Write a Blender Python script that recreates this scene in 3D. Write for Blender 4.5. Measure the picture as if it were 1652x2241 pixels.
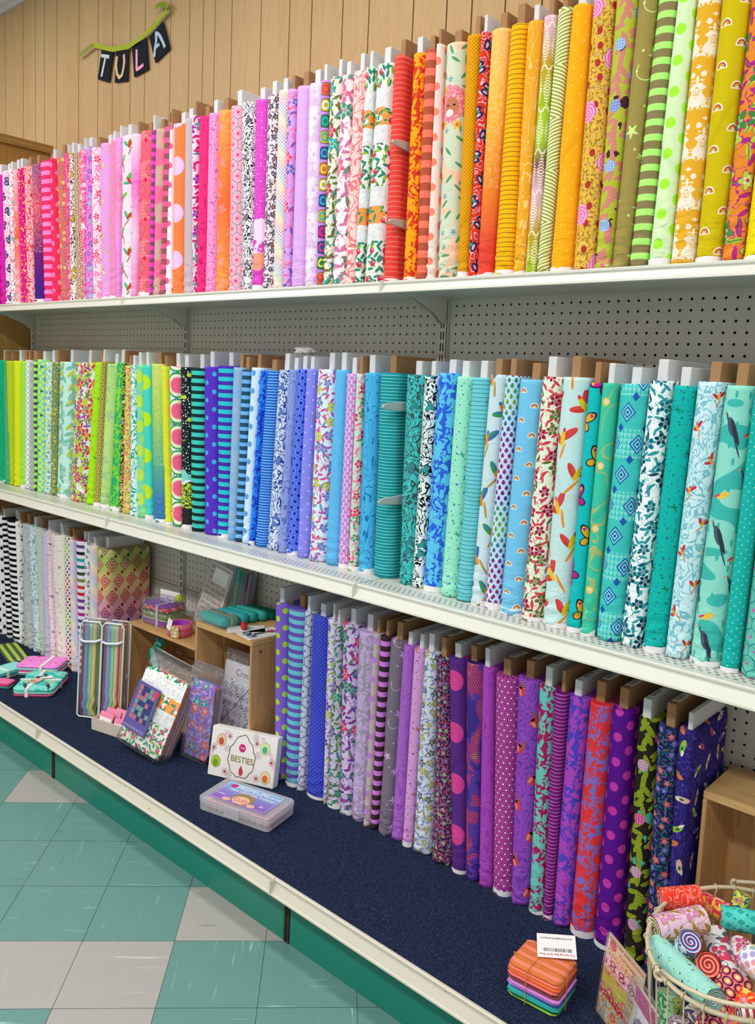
import bpy, bmesh, math, random
import numpy as np
from mathutils import Vector, Matrix
random.seed(7)
R = math.radians
for o in list(bpy.data.objects): bpy.data.objects.remove(o)
scn = bpy.context.scene
COL = scn.collection

# ------------------------------------------------------------------ camera
IMG_W, IMG_H = 1652, 2241
F_PX, PX, PY = 1829.3224, 22.4902, -80.0739
YAW, PITCH, ROLL = 0.71819, -0.11134, 0.04504
CAM = Vector((1.4608, -1.8863, 1.4311))
fwd = Vector((-math.sin(YAW)*math.cos(PITCH), math.cos(YAW)*math.cos(PITCH), math.sin(PITCH)))
rt = Vector((math.cos(YAW), math.sin(YAW), 0)); up = rt.cross(fwd)
cr = math.cos(ROLL)*rt + math.sin(ROLL)*up
cu = -math.sin(ROLL)*rt + math.cos(ROLL)*up
cd = bpy.data.cameras.new('camera'); cam = bpy.data.objects.new('camera', cd); COL.objects.link(cam)
cd.sensor_fit = 'AUTO'; cd.sensor_width = 36.0
cd.lens = 36.0*F_PX/IMG_H
cd.shift_x = -PX/IMG_H; cd.shift_y = PY/IMG_H
cd.clip_start = .02; cd.clip_end = 50
cam.matrix_world = Matrix(((cr.x, cu.x, -fwd.x, CAM.x), (cr.y, cu.y, -fwd.y, CAM.y), (cr.z, cu.z, -fwd.z, CAM.z), (0, 0, 0, 1)))
scn.camera = cam
# ------------------------------------------------------------------ light and exposure
scn.view_settings.view_transform = 'Standard'
scn.view_settings.look = 'None'
scn.view_settings.gamma = 1
scn.view_settings.exposure = 0.02
scn.view_settings.use_curve_mapping = False
w = bpy.data.worlds.new('world'); scn.world = w; w.use_nodes = True
bg = w.node_tree.nodes['Background']; bg.inputs[0].default_value = (1, .995, .985, 1); bg.inputs[1].default_value = 0.56
def area(name, loc, sx, sy, power, col=(1, .985, .955), rx=0, rz=0):
    l = bpy.data.lights.new(name, 'AREA'); l.shape = 'RECTANGLE'; l.size = sx; l.size_y = sy; l.energy = power; l.color = col
    o = bpy.data.objects.new(name, l); o.location = loc; o.rotation_euler = (rx, 0, rz); COL.objects.link(o)
for x in (-2.6, -0.4, 1.8):
    area('ceiling_lamp', (x, -0.95, 3.2), 1.2, .3, 17)
    area('ceiling_lamp', (x, -2.9, 3.2), 1.2, .3, 50)

# ------------------------------------------------------------------ helpers
def lin(h):
    if not isinstance(h, str): return h
    c = [int(h[i:i+2], 16)/255 for i in (0, 2, 4)]
    return tuple((v/12.92 if v <= .04045 else ((v+.055)/1.055)**2.4) for v in c) + (1.0,)

class S:
    def __init__(s, b, k): s.b, s.k = b, k
    def _o(s, op, o, r=False): return s.b.m(op, o, s) if r else s.b.m(op, s, o)
    def __add__(s, o): return s._o('ADD', o)
    __radd__ = __add__
    def __mul__(s, o): return s._o('MULTIPLY', o)
    __rmul__ = __mul__
    def __sub__(s, o): return s._o('SUBTRACT', o)
    def __rsub__(s, o): return s._o('SUBTRACT', o, True)
    def __truediv__(s, o): return s._o('DIVIDE', o)
    def __lt__(s, o): return s._o('LESS_THAN', o)
    def __gt__(s, o): return s._o('GREATER_THAN', o)

class B:
    """small node builder: every surface is a procedural node material"""
    def __init__(s, name):
        s.mat = bpy.data.materials.new(name); s.mat.use_nodes = True; s.nt = s.mat.node_tree
        s.bsdf = s.nt.nodes['Principled BSDF']; s._uv = None
    def new(s, t): return s.nt.nodes.new(t)
    def put(s, sock, v):
        if isinstance(v, S): s.nt.links.new(v.k, sock)
        elif isinstance(v, str): sock.default_value = lin(v)
        else: sock.default_value = v
    def m(s, op, a, b=None, c=None, clamp=False):
        n = s.new('ShaderNodeMath'); n.operation = op; n.use_clamp = clamp
        for i, v in enumerate((a, b, c)):
            if v is not None: s.put(n.inputs[i], v)
        return S(s, n.outputs[0])
    def uv(s):
        if not s._uv:
            n = s.new('ShaderNodeTexCoord'); x = s.new('ShaderNodeSeparateXYZ'); s.nt.links.new(n.outputs['UV'], x.inputs[0])
            s._uv = (S(s, x.outputs[0]), S(s, x.outputs[1]))
        return s._uv
    def obj(s):
        n = s.new('ShaderNodeTexCoord'); x = s.new('ShaderNodeSeparateXYZ'); s.nt.links.new(n.outputs['Object'], x.inputs[0])
        return [S(s, x.outputs[i]) for i in range(3)]
    def vec(s, x, y, z=0.0):
        n = s.new('ShaderNodeCombineXYZ')
        for i, v in enumerate((x, y, z)): s.put(n.inputs[i], v)
        return S(s, n.outputs[0])
    def noise(s, v, scale=1.0, detail=2.0, rough=.5, dist=0.0, dims='3D'):
        n = s.new('ShaderNodeTexNoise'); n.noise_dimensions = dims
        s.put(n.inputs['Vector'], v); n.inputs['Scale'].default_value = scale; n.inputs['Detail'].default_value = detail
        n.inputs['Roughness'].default_value = rough; n.inputs['Distortion'].default_value = dist
        return S(s, n.outputs[0])
    def rnd(s, x, y):
        n = s.new('ShaderNodeTexWhiteNoise'); n.noise_dimensions = '2D'; s.put(n.inputs['Vector'], s.vec(x, y))
        return S(s, n.outputs['Value'])
    def mix(s, f, a, b):
        n = s.new('ShaderNodeMix'); n.data_type = 'RGBA'
        s.put(n.inputs[0], f); s.put(n.inputs[6], a); s.put(n.inputs[7], b)
        return S(s, n.outputs[2])
    def ramp(s, f, stops, const=False):
        n = s.new('ShaderNodeValToRGB'); s.put(n.inputs[0], f); r = n.color_ramp
        r.interpolation = 'CONSTANT' if const else 'LINEAR'
        while len(r.elements) > 1: r.elements.remove(r.elements[0])
        r.elements[0].position = stops[0][0]; r.elements[0].color = lin(stops[0][1])
        for p, c in stops[1:]:
            e = r.elements.new(p); e.color = lin(c)
        return S(s, n.outputs[0])
    def fr(s, x): return s.m('FRACT', x)
    def fl(s, x): return s.m('FLOOR', x)
    def ab(s, x): return s.m('ABSOLUTE', x)
    def sn(s, x): return s.m('SINE', x)
    def mn(s, a, b): return s.m('MINIMUM', a, b)
    def mx(s, a, b): return s.m('MAXIMUM', a, b)
    def rr(s, x, y): return s.m('SQRT', x*x + y*y)
    def lat(s, u, v, pu, pv, stag=True):
        row = s.fl(v/pv); uu = u/pu
        if stag: uu = uu + s.m('FLOORED_MODULO', row, 2.0)*.5
        col = s.fl(uu)
        return (uu-col-.5)*pu, (v/pv-row-.5)*pv, s.rnd(col+.37, row+.71)
    def scat(s, u, v, size, seed=0.0):
        n = s.new('ShaderNodeTexVoronoi'); n.voronoi_dimensions = '2D'; n.inputs['Scale'].default_value = 1.0
        n.inputs['Randomness'].default_value = .7
        a, b_ = u/size + (seed+3.3), v/size + (seed*1.7+5.1)
        s.put(n.inputs['Vector'], s.vec(a, b_))
        p = s.new('ShaderNodeSeparateXYZ'); s.nt.links.new(n.outputs['Position'], p.inputs[0])
        c = s.new('ShaderNodeSeparateColor'); s.nt.links.new(n.outputs['Color'], c.inputs[0])
        return (a-S(s, p.outputs[0]))*size, (b_-S(s, p.outputs[1]))*size, S(s, c.outputs[0]), S(s, c.outputs[1])
    def rot(s, x, y, a):
        c, q = s.m('COSINE', a), s.m('SINE', a)
        return x*c + y*q, y*c - x*q
    def ell(s, x, y, cx, cy, rx, ry):
        a, b_ = (x-cx)/rx, (y-cy)/ry
        return (a*a + b_*b_) < 1.0
    def petal(s, x, y, rad, n, dep=.3, ph=0.0):
        th = s.m('ARCTAN2', y, x)
        return s.rr(x, y) < (s.m('COSINE', th*float(n)+ph)*dep + (1-dep))*rad
    def col(s, c): s.put(s.bsdf.inputs['Base Color'], c)
    def setp(s, **k):
        for a, v in k.items(): s.put(s.bsdf.inputs[a.replace('_', ' ')], v)
        return s
    def bump(s, h, strength=.3, dist=.01):
        n = s.new('ShaderNodeBump'); n.inputs['Strength'].default_value = strength; n.inputs['Distance'].default_value = dist
        s.put(n.inputs['Height'], h); s.nt.links.new(n.outputs[0], s.bsdf.inputs['Normal'])

RAIN = [(0, 'e0484c'), (.16, 'f0923c'), (.33, 'e8d040'), (.5, '4fae64'), (.66, '3f86c8'), (.83, '7f50b8'), (1, 'e0484c')]
def flower_layers(b, u, v, c, c1, c2, c3, s, seed):
    # leaves
    x, y, r, g = b.scat(u, v, s*.5, seed+1)
    x, y = b.rot(x, y, r*6.28)
    c = b.mix(b.ell(x, y, 0.0, 0.0, s*.2, s*.07), c, c3)
    x, y, r, g = b.scat(u, v, s*.62, seed+9)
    x, y = b.rot(x, y, r*6.28)
    leaf = b.ell(x, y, 0.0, 0.0, s*.25, s*.075)
    c = b.mix(leaf, c, b.mix(g > .5, c3, c2))
    c = b.mix(b.m('MULTIPLY', leaf, b.ab(y) < s*.014), c, c1)
    # stems
    nz = b.noise(b.vec(u, v), 1.6/s, 2.0)
    c = b.mix(b.ab(nz-.5) < .008, c, c3)
    x, y, r, g = b.scat(u, v, s, seed)
    x, y = b.rot(x, y, g*6.28)
    rad = r*(s*.12)+s*.24
    c = b.mix(b.petal(x, y, rad*1.12, 5, .22), c, c3)
    fc = b.mix(g > .55, c1, c2)
    c = b.mix(b.petal(x, y, rad, 5, .22), c, fc)
    c = b.mix(b.petal(x, y, rad*.55, 5, .3, 3.14), c, b.mix(.45, fc, 'fdf4ee'))
    c = b.mix(b.rr(x, y) < rad*.2, c, c3)
    return c
def bird(b, x, y, c2, c3, c4, k):
    w1, w1y = b.rot(x-k*.13, y-k*.13, .75); w2, w2y = b.rot(x+k*.15, y+k*.01, -.55)
    t1, t1y = b.rot(x-k*.04, y+k*.30, 1.35)
    def f(c):
        tail = b.ell(t1, t1y, 0.0, 0.0, k*.24, k*.032)
        c = b.mix(tail, c, b.mix(b.fr(t1y/(k*.022)) < .5, c4, c2))
        for X, Y, rx, ry, ca, cb in ((w1, w1y, k*.23, k*.085, c3, c2), (w2, w2y, k*.20, k*.075, c2, c3)):
            m = b.ell(X, Y, 0.0, 0.0, rx, ry); fe = b.fr((X+Y*.9)/(k*.045)) < .24
            c = b.mix(m, c, b.mix(b.m('MULTIPLY', fe, Y < 0.0), ca, b.mix(.55, ca, '181418')))
            c = b.mix(b.ell(X, Y, -rx*.1, ry*.45, rx*.7, ry*.32), c, cb)
        c = b.mix(b.ell(x, y, -k*.01, k*.02, k*.065, k*.19), c, c4)
        c = b.mix(b.ell(x, y, k*.005, k*.2, k*.042, k*.05), c, c3)
        return b.mix(b.ell(x, y, k*.012, k*.21, k*.01, k*.012), c, '181418')
    return f
def topo(b, u, v, bgc, ln, s, k=7.0, wd=.16):
    nz = b.noise(b.vec(u*1.7, v*.8), 1/s, 1.0, .4, 1.2)
    return b.mix(b.fr(nz*k) < wd, bgc, ln)

def pattern(b, spec):
    u, v = b.uv(); t = spec.split(); k = t[0]
    a = [float(q) if '.' in q else q for q in t[1:]]
    if k == 'solid':
        return b.mix(b.noise(b.vec(u, v), 60, 2)*.25, a[0], b.mix(.5, a[0], 'ffffff'))
    if k == 'stripe': return b.mix(b.fr(v/a[2]) < a[3], a[0], a[1])
    if k == 'dots':
        x, y, r = b.lat(u, v, a[2]*1.0, a[2]*.5)
        return b.mix(b.rr(x, y) < a[3], a[0], a[1]) if a[3] < a[2]*.24 else pattern_dots2(b, u, v, a)
    if k == 'hearts':
        x, y, r = b.lat(u, v, a[2], a[2]*.5); y2 = y + b.ab(x)*-.7
        return b.mix(b.rr(x, y2) < a[3], a[0], a[1])
    if k in ('hex', 'hexdot', 'hexb', 'burst'):
        s = a[-1]; pv = s*1.732; best = None
        for o in (0, 1):
            uu, vv = u/s + .5*o, v/pv + .5*o
            x, y = b.ab(uu-b.fl(uu)-.5)*s, b.ab(vv-b.fl(vv)-.5)*pv
            hd = b.mx(x, x*.5+y*.866)
            best = (hd, b.rr(x, y)) if best is None else (b.mn(best[0], hd), b.mn(best[1], b.rr(x, y)))
        hd, rad = best
        if k == 'hex':
            c = b.mix(b.m('SMOOTH_MIN', rad/(s*.45), 1.0, .1), 'f48aae', a[0])
            c = b.mix(hd > s*.455, c, a[1]); return b.mix(rad < s*.09, c, a[2])
        if k == 'hexdot':
            c = b.mix(b.fr(hd/(s*.17)) < .3, a[0], a[1]); return b.mix(rad < s*.14, b.mix(hd < s*.24, c, a[0]), a[2])
        th = b.m('ARCTAN2', b.fr(u/s)-.5, b.fr(v/s)-.5)
        c = b.mix(b.fr(rad/(s*.07)) < .3, a[0], a[2]) if k == 'hexb' else b.mix(b.sn(th*28.0) > .35, a[0], a[1])
        c = b.mix(hd > s*.46, c, a[1]); return b.mix(rad < s*(.1 if k == 'hexb' else .13), c, a[1] if k == 'hexb' else a[2])
    if k == 'speck':
        c = a[0]
        for sd, cc, q in ((0, a[1], 1.0), (4, a[2], .8), (8, a[1], .5)):
            x, y, r, g = b.scat(u, v, a[3]*(.7+.2*q), sd)
            c = b.mix(b.rr(x, y) < (r*.6+.4)*a[4]*q, c, cc)
        x, y, r, g = b.scat(u, v, a[3]*4.2, 3)
        return b.mix(b.mx(b.ell(x, y, 0.0, 0.0, .009, .0016), b.ell(x+y*.5, y, .001, 0.0, .002, .008)), c, a[2])
    if k == 'floral': return flower_layers(b, u, v, a[0], a[1], a[2], a[3], a[4]*.85, len(spec)*.7)
    if k == 'motif':
        c = b.mix(b.fr(b.noise(b.vec(u, v), 30, 1)*9) < .25, a[0], a[2])
        x, y, r = b.lat(u, v, a[4]*.8, a[4]); x, y = b.rot(x, y, r*3)
        c = b.mix(b.ell(b.ab(x), y, a[4]*.14, a[4]*.05, a[4]*.15, a[4]*.26), c, a[1])
        c = b.mix(b.ell(b.ab(x), y, a[4]*.14, a[4]*.07, a[4]*.06, a[4]*.14), c, a[2])
        return b.mix(b.rr(x, y) < a[4]*.07, c, a[3])
    if k == 'ombfloral':
        c = b.ramp(v/.55, [(0, a[0]), (.5, a[1]), (1, a[0])]) if k else 0
        x, y, r, g = b.scat(u, v, a[3], 2); x, y = b.rot(x, y, g*6.28)
        c = b.mix(b.petal(x, y, a[3]*.36, 5, .25)*.5, c, a[2])
        x, y, r, g = b.scat(u, v, a[3]*.5, 6); x, y = b.rot(x, y, g*6.28)
        return b.mix(b.ell(x, y, 0.0, 0.0, a[3]*.25, a[3]*.08)*.45, c, a[1])
    if k == 'ombre':
        c = b.ramp(v/.55, [(.12, a[3]), (.38, a[2]), (.7, a[1]), (.95, a[0])])
        nz = b.noise(b.vec(u, v), 45, 3, .6, .6)
        return b.mix(b.m('MULTIPLY', b.fr(nz*6) < .3, v > .2)*.22, c, 'fff0c8')
    if k == 'line':
        nz = b.noise(b.vec(u, v), .9/a[2], 2, .5, .8)
        return b.mix(b.fr(nz*6) < .34, a[0], a[1])
    if k == 'topo': return topo(b, u, v, a[0], a[1], a[2])
    if k == 'art':
        sz = a[3]*.75
        c = b.mix(b.fr(b.noise(b.vec(u, v), 1.1/sz, 2, .55, 1.2)*6) < .34, a[0], a[1])
        x, y, r, g = b.scat(u, v, sz*1.3, 1); x, y = b.rot(x, y, g*6.28)
        c = b.mix(b.petal(x, y, sz*.44, 3, .3), c, a[1]); c = b.mix(b.petal(x, y, sz*.37, 3, .3), c, b.mix(r > .5, a[0], a[2]))
        return b.mix(b.m('MULTIPLY', b.petal(x, y, sz*.37, 3, .3), b.fr(b.rr(x, y)/(sz*.13)) < .3), c, a[1])
    if k == 'chain':
        x, y, r = b.lat(u, v, a[3], a[4]*.5)
        d = b.rr(x/a[3], y/(a[4]*.6))
        c = b.mix(d < .46, a[0], a[1]); c = b.mix(d < .3, c, a[0]); return b.mix(d < .17, c, a[2])
    if k == 'swirl':
        nz = b.noise(b.vec(u, v), 1.3/a[2], 0.0, .5, .5)
        c = b.mix(b.m('MULTIPLY', b.ab(nz-.5) < .016, b.fr((u+v)/.0035) < .7), a[0], a[1])
        x, y, r = b.lat(u, v, a[2]*1.2, a[2]*.9)
        c = b.mix(b.rr(x, y) < .0095, c, a[1]); return b.mix(b.rr(x-.002, y) < .0065, c, b.mix(.5, a[1], 'fff0d0'))
    if k == 'button':
        x, y, r = b.lat(u+.5, v, 1.0, a[2], False)
        d = b.rr(x, y*1.2); c = b.mix(d < .0065, a[0], '8a5a4a'); return b.mix(d < .0052, c, a[1])
    if k == 'bird':
        c = b.mix(b.noise(b.vec(u, v), 500, 0) > .66, a[0], b.mix(.35, a[0], a[2]))
        x, y, r = b.lat(u+.01, v, a[4]*.8, a[4]*.72); y = y-a[4]*.05; x, y = b.rot(x, y, r*1.8-.9)
        return bird(b, x, y, a[1], a[2], a[3], a[4]*.95)(c)
    if k == 'bfly':
        c = a[0]; x, y, r = b.lat(u+.02, v, a[4]*.75, a[4]*.7); x, y = b.rot(x, y, r*2-1); x = b.ab(x); s = a[4]
        ux, uy = b.rot(x-s*.13, y-s*.09, .65); lx, ly = b.rot(x-s*.09, y+s*.085, -.9)
        vein = b.fr(b.m('ARCTAN2', y, x)*4.0) < .13
        for q, cc in ((1, a[1]), (.76, b.mix(vein, b.mix(r > .5, a[2], a[3]), a[1]))):
            c = b.mix(b.mx(b.ell(ux, uy, 0.0, 0.0, s*.155*q, s*.085*q), b.ell(lx, ly, 0.0, 0.0, s*.1*q, s*.075*q)), c, cc)
        c = b.mix(b.ell(ux, uy, s*.06, 0.0, s*.03, s*.03), c, b.mix(r > .5, a[3], a[2]))
        return b.mix(b.ell(x, y, 0.0, 0.0, s*.014, s*.12), c, a[1])
    if k in ('diamond', 'bigdiamond'):
        big = k == 'bigdiamond'; s = .13 if big else a[3]
        if big:
            a = ['', '', '']; c0 = b.ramp(v/.55, [(.1, 'b090cc'), (.35, 'c49cd0'), (.6, 'dca0ac'), (.72, 'd8c47c'), (.9, 'b0c468')])
            c1 = b.ramp(v/.55, [(.1, '4a2f8a'), (.5, '4a2a7a'), (.62, 'b03040'), (.8, 'b83a38'), (.95, '3a5a34')])
            c2 = b.ramp(v/.55, [(.1, '7a54b8'), (.55, 'f0a0a8'), (.8, 'f0c8a0')])
        else: c0, c1, c2 = a[0], a[1], a[2]
        x, y, r = b.lat(u, v, s*.42, s*.5)
        tri = b.m('MULTIPLY', b.fr(u/(s*.07)+b.fr(v/(s*.09))*.5) < b.fr(v/(s*.09)), b.sn(v/s*6.28) > .1)
        c = b.mix(tri*.8, c0, c2)
        d = b.ab(x)/(s*(.185 if big else .135)) + b.ab(y)/(s*(.225 if big else .165))
        m = d < 1.0
        rings = b.fr(d*2.5) < .55
        c = b.mix(m, c, b.mix(rings, c2, c1))
        x, y, r = b.lat(u+s*.1, v+s*.25, s*.42, s*.5); d = b.ab(x)/(s*.06) + b.ab(y)/(s*.075)
        return b.mix(d < 1.0, c, c1)
    if k == 'bigsoft':
        x, y, r = b.lat(u, v, a[2], a[2]*.55); d = b.rr(x, y)/(a[2]*.3)
        f = b.m('ADD', (1.0-d)*3.0, .5, clamp=True)
        c = b.mix(f, a[0], a[1])
        nz = b.noise(b.vec(u, v), 50, 2)
        return b.mix(b.m('MULTIPLY', b.fr(nz*5) < .3, .3), c, a[1])
    if k == 'zig':
        z = b.ab(b.fr(v/(a[3]*2))-.5)*a[3]*2.0 if a[3] > .05 else b.ab(b.fr(v/(a[3]*2))-.5)*a[3]*2
        return b.mix(b.fr((u*.8+z*2)/a[2]) < .5, a[0], a[1])
    if k == 'grid': return b.mix(b.mx(b.fr(u/a[2]) < .18, b.fr(v/a[2]) < .18), a[0], a[1])
    if k == 'sil':
        s = a[2]; c = a[0]
        nz = b.noise(b.vec(u, v), 1.1/s, 2.0, .5, .4); c = b.mix(b.ab(nz-.5) < .014, c, a[1])
        x, y, r, g = b.scat(u, v, s, 1.3); x, y = b.rot(x, y, g*6.28); f = b.petal(x, y, r*(s*.1)+s*.27, 6, .16)
        x, y, r, g = b.scat(u, v, s*.45, 4.1); x, y = b.rot(x, y, g*6.28); f = b.mx(f, b.ell(x, y, 0.0, 0.0, s*.175, s*.085))
        x, y, r, g = b.scat(u, v, s*.3, 11.1); x, y = b.rot(x, y, g*6.28); f = b.mx(f, b.ell(x, y, 0.0, 0.0, s*.12, s*.035))
        x, y, r, g = b.scat(u, v, s*.2, 7.7); f = b.mx(f, b.m('MULTIPLY', b.rr(x, y) < s*.06, r > .5))
        return b.mix(f, c, a[1])
    if k == 'damask':
        s = a[2]; pu, pv = s*.9, s*1.9; x, y, r = b.lat(u, v, pu, pv); x = b.ab(x)
        nz = b.noise(b.vec(x, y+(r*0.0)), 1.5/s, 3.0, .6, .9)
        med = b.petal(x, y, s*.34, 8, .16); inner = b.fr(b.noise(b.vec(x, y), 3.2/s, 1, .5, .6)*6) < .7
        f = b.mx(nz > .545, b.m('MULTIPLY', b.petal(x, y*.75, s*.34, 8, .16), inner))
        f = b.mx(f, b.mx(b.ell(x, y, s*.1, -s*.56, s*.07, s*.24), b.ell(x, y, s*.22, s*.5, s*.11, s*.1)))
        return b.mix(f, a[0], a[1])
    if k == 'plaid':
        q = a[1]; p1, p2 = (u+v)*.7071, (u-v)*.7071
        c = b.ramp(b.fr((v+u)/.09), RAIN)
        d = b.rr(b.fr(p1/q)-.5, b.fr(p2/q)-.5)
        return b.mix(d < .38, a[0], b.mix(.35, c, a[0]))
    if k == 'gem':
        x, y, r = b.lat(u+.5, v, .06, .042, False)
        c = a[0]; hue = b.ramp(r, [(0, '2f7f4a'), (.2, 'd8702f'), (.4, '3a4a9a'), (.6, '8a2a9a'), (.8, 'c8b02a')], True)
        hue2 = b.ramp(b.fr(r*3.7), [(0, 'e8d84a'), (.25, 'f0f0f0'), (.5, '2fb0b8'), (.75, 'd83a6a')], True)
        d = b.rr(x/1.25, y)
        c = b.mix(b.ell(x, y, 0.0, 0.0, .024, .0175), c, '2a2a3a'); c = b.mix(b.ell(x, y, 0.0, 0.0, .022, .016), c, hue)
        c = b.mix(b.ell(x, y, 0.0, 0.0, .011, .012), c, hue2); return b.mix(b.ell(x, y, 0.0, 0.0, .006, .007), c, hue)
    if k == 'berry':
        z = b.fr(v/.245); band = b.ab(b.fr((z)*1.0)-.3) < .25
        base = b.mix(b.fr(b.noise(b.vec(u, v), 28, 2)*6) < .4, a[0], 'dcdde0')
        c = base
        x, y, r, g = b.scat(u, v, .02, 2); x, y = b.rot(x, y, r*6.28); lf = b.ell(x, y, 0.0, 0.0, .0095, .0038)
        x, y, r, g = b.scat(u, v, .024, 5); x, y = b.rot(x, y, r*6.28); lf2 = b.ell(x, y, 0.0, 0.0, .011, .0035)
        leaf = b.mix(lf2, b.mix(lf, 'eef2ea', a[1]), b.mix(g > .5, a[1], '8fbf3a'))
        x, y, r, g = b.scat(u, v, .034, 8); leaf = b.mix(b.ell(x, y, 0.0, 0.0, .007, .0085), leaf, a[2])
        leaf = b.mix(b.ell(x, y, .002, .003, .0025, .003), leaf, 'f49ab8')
        fox = b.mix(lf2, a[3], a[1])
        c = b.mix(z < .44, c, leaf); return b.mix(b.m('MULTIPLY', z > .62, z < .8), c, b.mix(b.noise(b.vec(u, v), 40, 1) > .45, leaf, fox))
    if k == 'scene':
        x, y, r, g = b.scat(u, v, .011, 1)
        c = b.mix(b.rr(x, y) < r*.0019, a[0], 'ffd8f8')
        hill = v + b.noise(b.vec(u, v), 22, 1)*.08
        c = b.mix(hill < .245, c, a[1]); c = b.mix(hill < .185, c, b.mix(b.noise(b.vec(u, v), 60, 1) > .5, a[0], a[1]))
        c = b.mix(hill < .145, c, a[2]); return b.mix(hill < .1, c, a[0])
    if k == 'lion':
        c = b.mix(b.noise(b.vec(u, v), 30, 2), a[0], 'bcd4c4'); c = b.mix(b.noise(b.vec(u, v+3.0), 22, 1) > .56, c, 'f4c8a8')
        x, y, r, g = b.scat(u, v, .03, 2); x, y = b.rot(x, y, r*6.28); c = b.mix(b.m('MULTIPLY', b.ell(x, y, 0.0, 0.0, .013, .0035), g > .45), c, a[3])
        c = b.mix(b.m('MULTIPLY', b.petal(x, y-.004, .008, 5, .3), g < .25), c, '7fa8b8')
        y = v-.41; x = u+.002
        nm = b.noise(b.vec(u, v), 60, 2)*.02
        c = b.mix(b.rr(x, y) < nm+.034, c, a[1]); c = b.mix(b.m('MULTIPLY', b.rr(x, y) < nm+.034, b.fr(b.noise(b.vec(u, v), 70, 1)*5) < .35), c, 'f8b0b0')
        c = b.mix(b.ell(x, y, .004, -.008, .02, .022), c, 'c87858'); c = b.mix(b.ell(x, y, 0.0, -.022, .012, .009), c, 'f4dcd4')
        c = b.mix(b.ell(b.ab(x-.004), y, .009, -.004, .004, .0022), c, '3a2420')
        for dx, dy in ((-.02, .035), (.022, -.05), (-.018, -.045)):
            c = b.mix(b.petal(x-dx, y-dy, .013, 6, .25), c, a[2]); c = b.mix(b.rr(x-dx, y-dy) < .004, c, 'd8702f')
        return c
    if k == 'ikat':
        x, y, r = b.lat(u, v, .021, .088); x = b.ab(x); w_ = (1.0-b.ab(y)/.044)*.0098
        band = b.ramp(b.fr(v/.36), [(0, '9abf1a'), (.25, 'c8a02a'), (.5, 'e8b8d0'), (.65, '8a4a5a'), (.8, 'a8c82a')])
        c = b.mix(b.fr((b.ab(y)+x*.6)/.006) < .5, a[0], band)
        c = b.mix(x > w_, c, band); d = b.rr(x, b.ab(y)-.044)
        c = b.mix(d < .0065, c, a[0]); return b.mix(d < .003, c, band)
    if k == 'rose':
        c = flower_layers(b, u, v, a[0], 'e8b838', 'd8a848', '9a6a2c', .022, 2)
        x, y, r, g = b.scat(u, v, .03, 3); c = b.mix(b.m('MULTIPLY', b.ell(x, y, 0.0, 0.0, .006, .008), r > .5), c, a[2])
        x, y, r = b.lat(u+.012, v+.04, .1, .105); d = b.rr(x, y); th = b.m('ARCTAN2', y, x)
        f = b.petal(x, y, .0235, 6, .08)
        rc = b.mix(b.sn(d*900.0+th*2.0)*.5+.5, a[1], 'fbb8dc')
        return b.mix(f, c, rc)
    if k == 'leafdot':
        c = a[0]
        for sd in (1, 5, 9):
            x, y, r, g = b.scat(u, v, .036, sd); x, y = b.rot(x, y, r*2.4)
            lf = b.ell(x, y, 0.0, 0.0, .0165, .0056)
            c = b.mix(lf, c, a[1]); c = b.mix(b.m('MULTIPLY', lf, b.fr((x+b.ab(y)*1.2)/.0045) < .34), c, a[0])
        c = b.mix(b.noise(b.vec(u, v+7.0), 28, 2) > .64, c, a[3])
        x, y, r = b.lat(u, v, .075, .06); f = b.rr(x, y) < .0125
        c = b.mix(f, c, b.mix(r > .5, a[2], b.mix(.4, a[2], 'a8d0e8')))
        return b.mix(b.m('MULTIPLY', f, b.rr(b.fr(u/.006)-.5, b.fr(v/.006)-.5) < .16), c, 'ffffff')
    if k == 'stars':
        s = a[2]; x, y, r = b.lat(u, v, s*.75, s*.55); x, y = b.rot(x, y, r*2.0)
        th = b.m('ARCTAN2', y, x); q = b.ab(b.fr(th*(5/6.2832))-.5)*2.0
        c = b.mix(b.rr(x, y) < (q*q*.62+.38)*s*.18, a[0], a[1])
        c = b.mix(b.m('MULTIPLY', b.rr(x, y) < s*.2, r > .62), c, a[0])
        x, y, r, g = b.scat(u, v, s*.8, 3); c = b.mix(b.rr(x, y) < s*.03, c, a[1])
        x, y = b.rot(x-s*.2, y, r*6.28); d = b.rr(x, y)
        return b.mix(b.m('MULTIPLY', b.m('MULTIPLY', b.ab(d-s*.2) < s*.011, y > 0.0), g > .4), c, a[1])
    if k == 'rainbow':
        x, y, r = b.lat(u+.008, v, a[1]*.9, a[1]*.5); d = b.rr(x, y)/a[2]; upm = y > -.001
        c = a[0]
        c = b.mix(b.m('MULTIPLY', d < 1.32, y > -a[2]*.35)*.75, c, 'fff6e6')
        q = b.ramp(d, [(0, 'f6e2b0'), (.32, '4f9a86'), (.45, 'e8b83a'), (.62, 'e0702f'), (.8, 'a8323c'), (1, 'a8323c')], True)
        return b.mix(b.m('MULTIPLY', d < 1.0, upm), c, q)
    if k == 'leaf':
        c = a[0]
        for sd, cc in ((1, a[1]), (5, a[2]), (8, a[1])):
            x, y, r, g = b.scat(u, v, a[3], sd); x, y = b.rot(x, y, r*3)
            lf = b.ell(x, y, 0.0, 0.0, a[3]*.4, a[3]*.15)
            c = b.mix(lf, c, cc if sd != 5 else b.mix(r > .5, a[2], a[0])); c = b.mix(b.m('MULTIPLY', lf, b.fr((x+b.ab(y)*1.5)/(a[3]*.12)) < .35), c, a[0] if sd != 5 else '1f5a4a')
        return c
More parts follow.
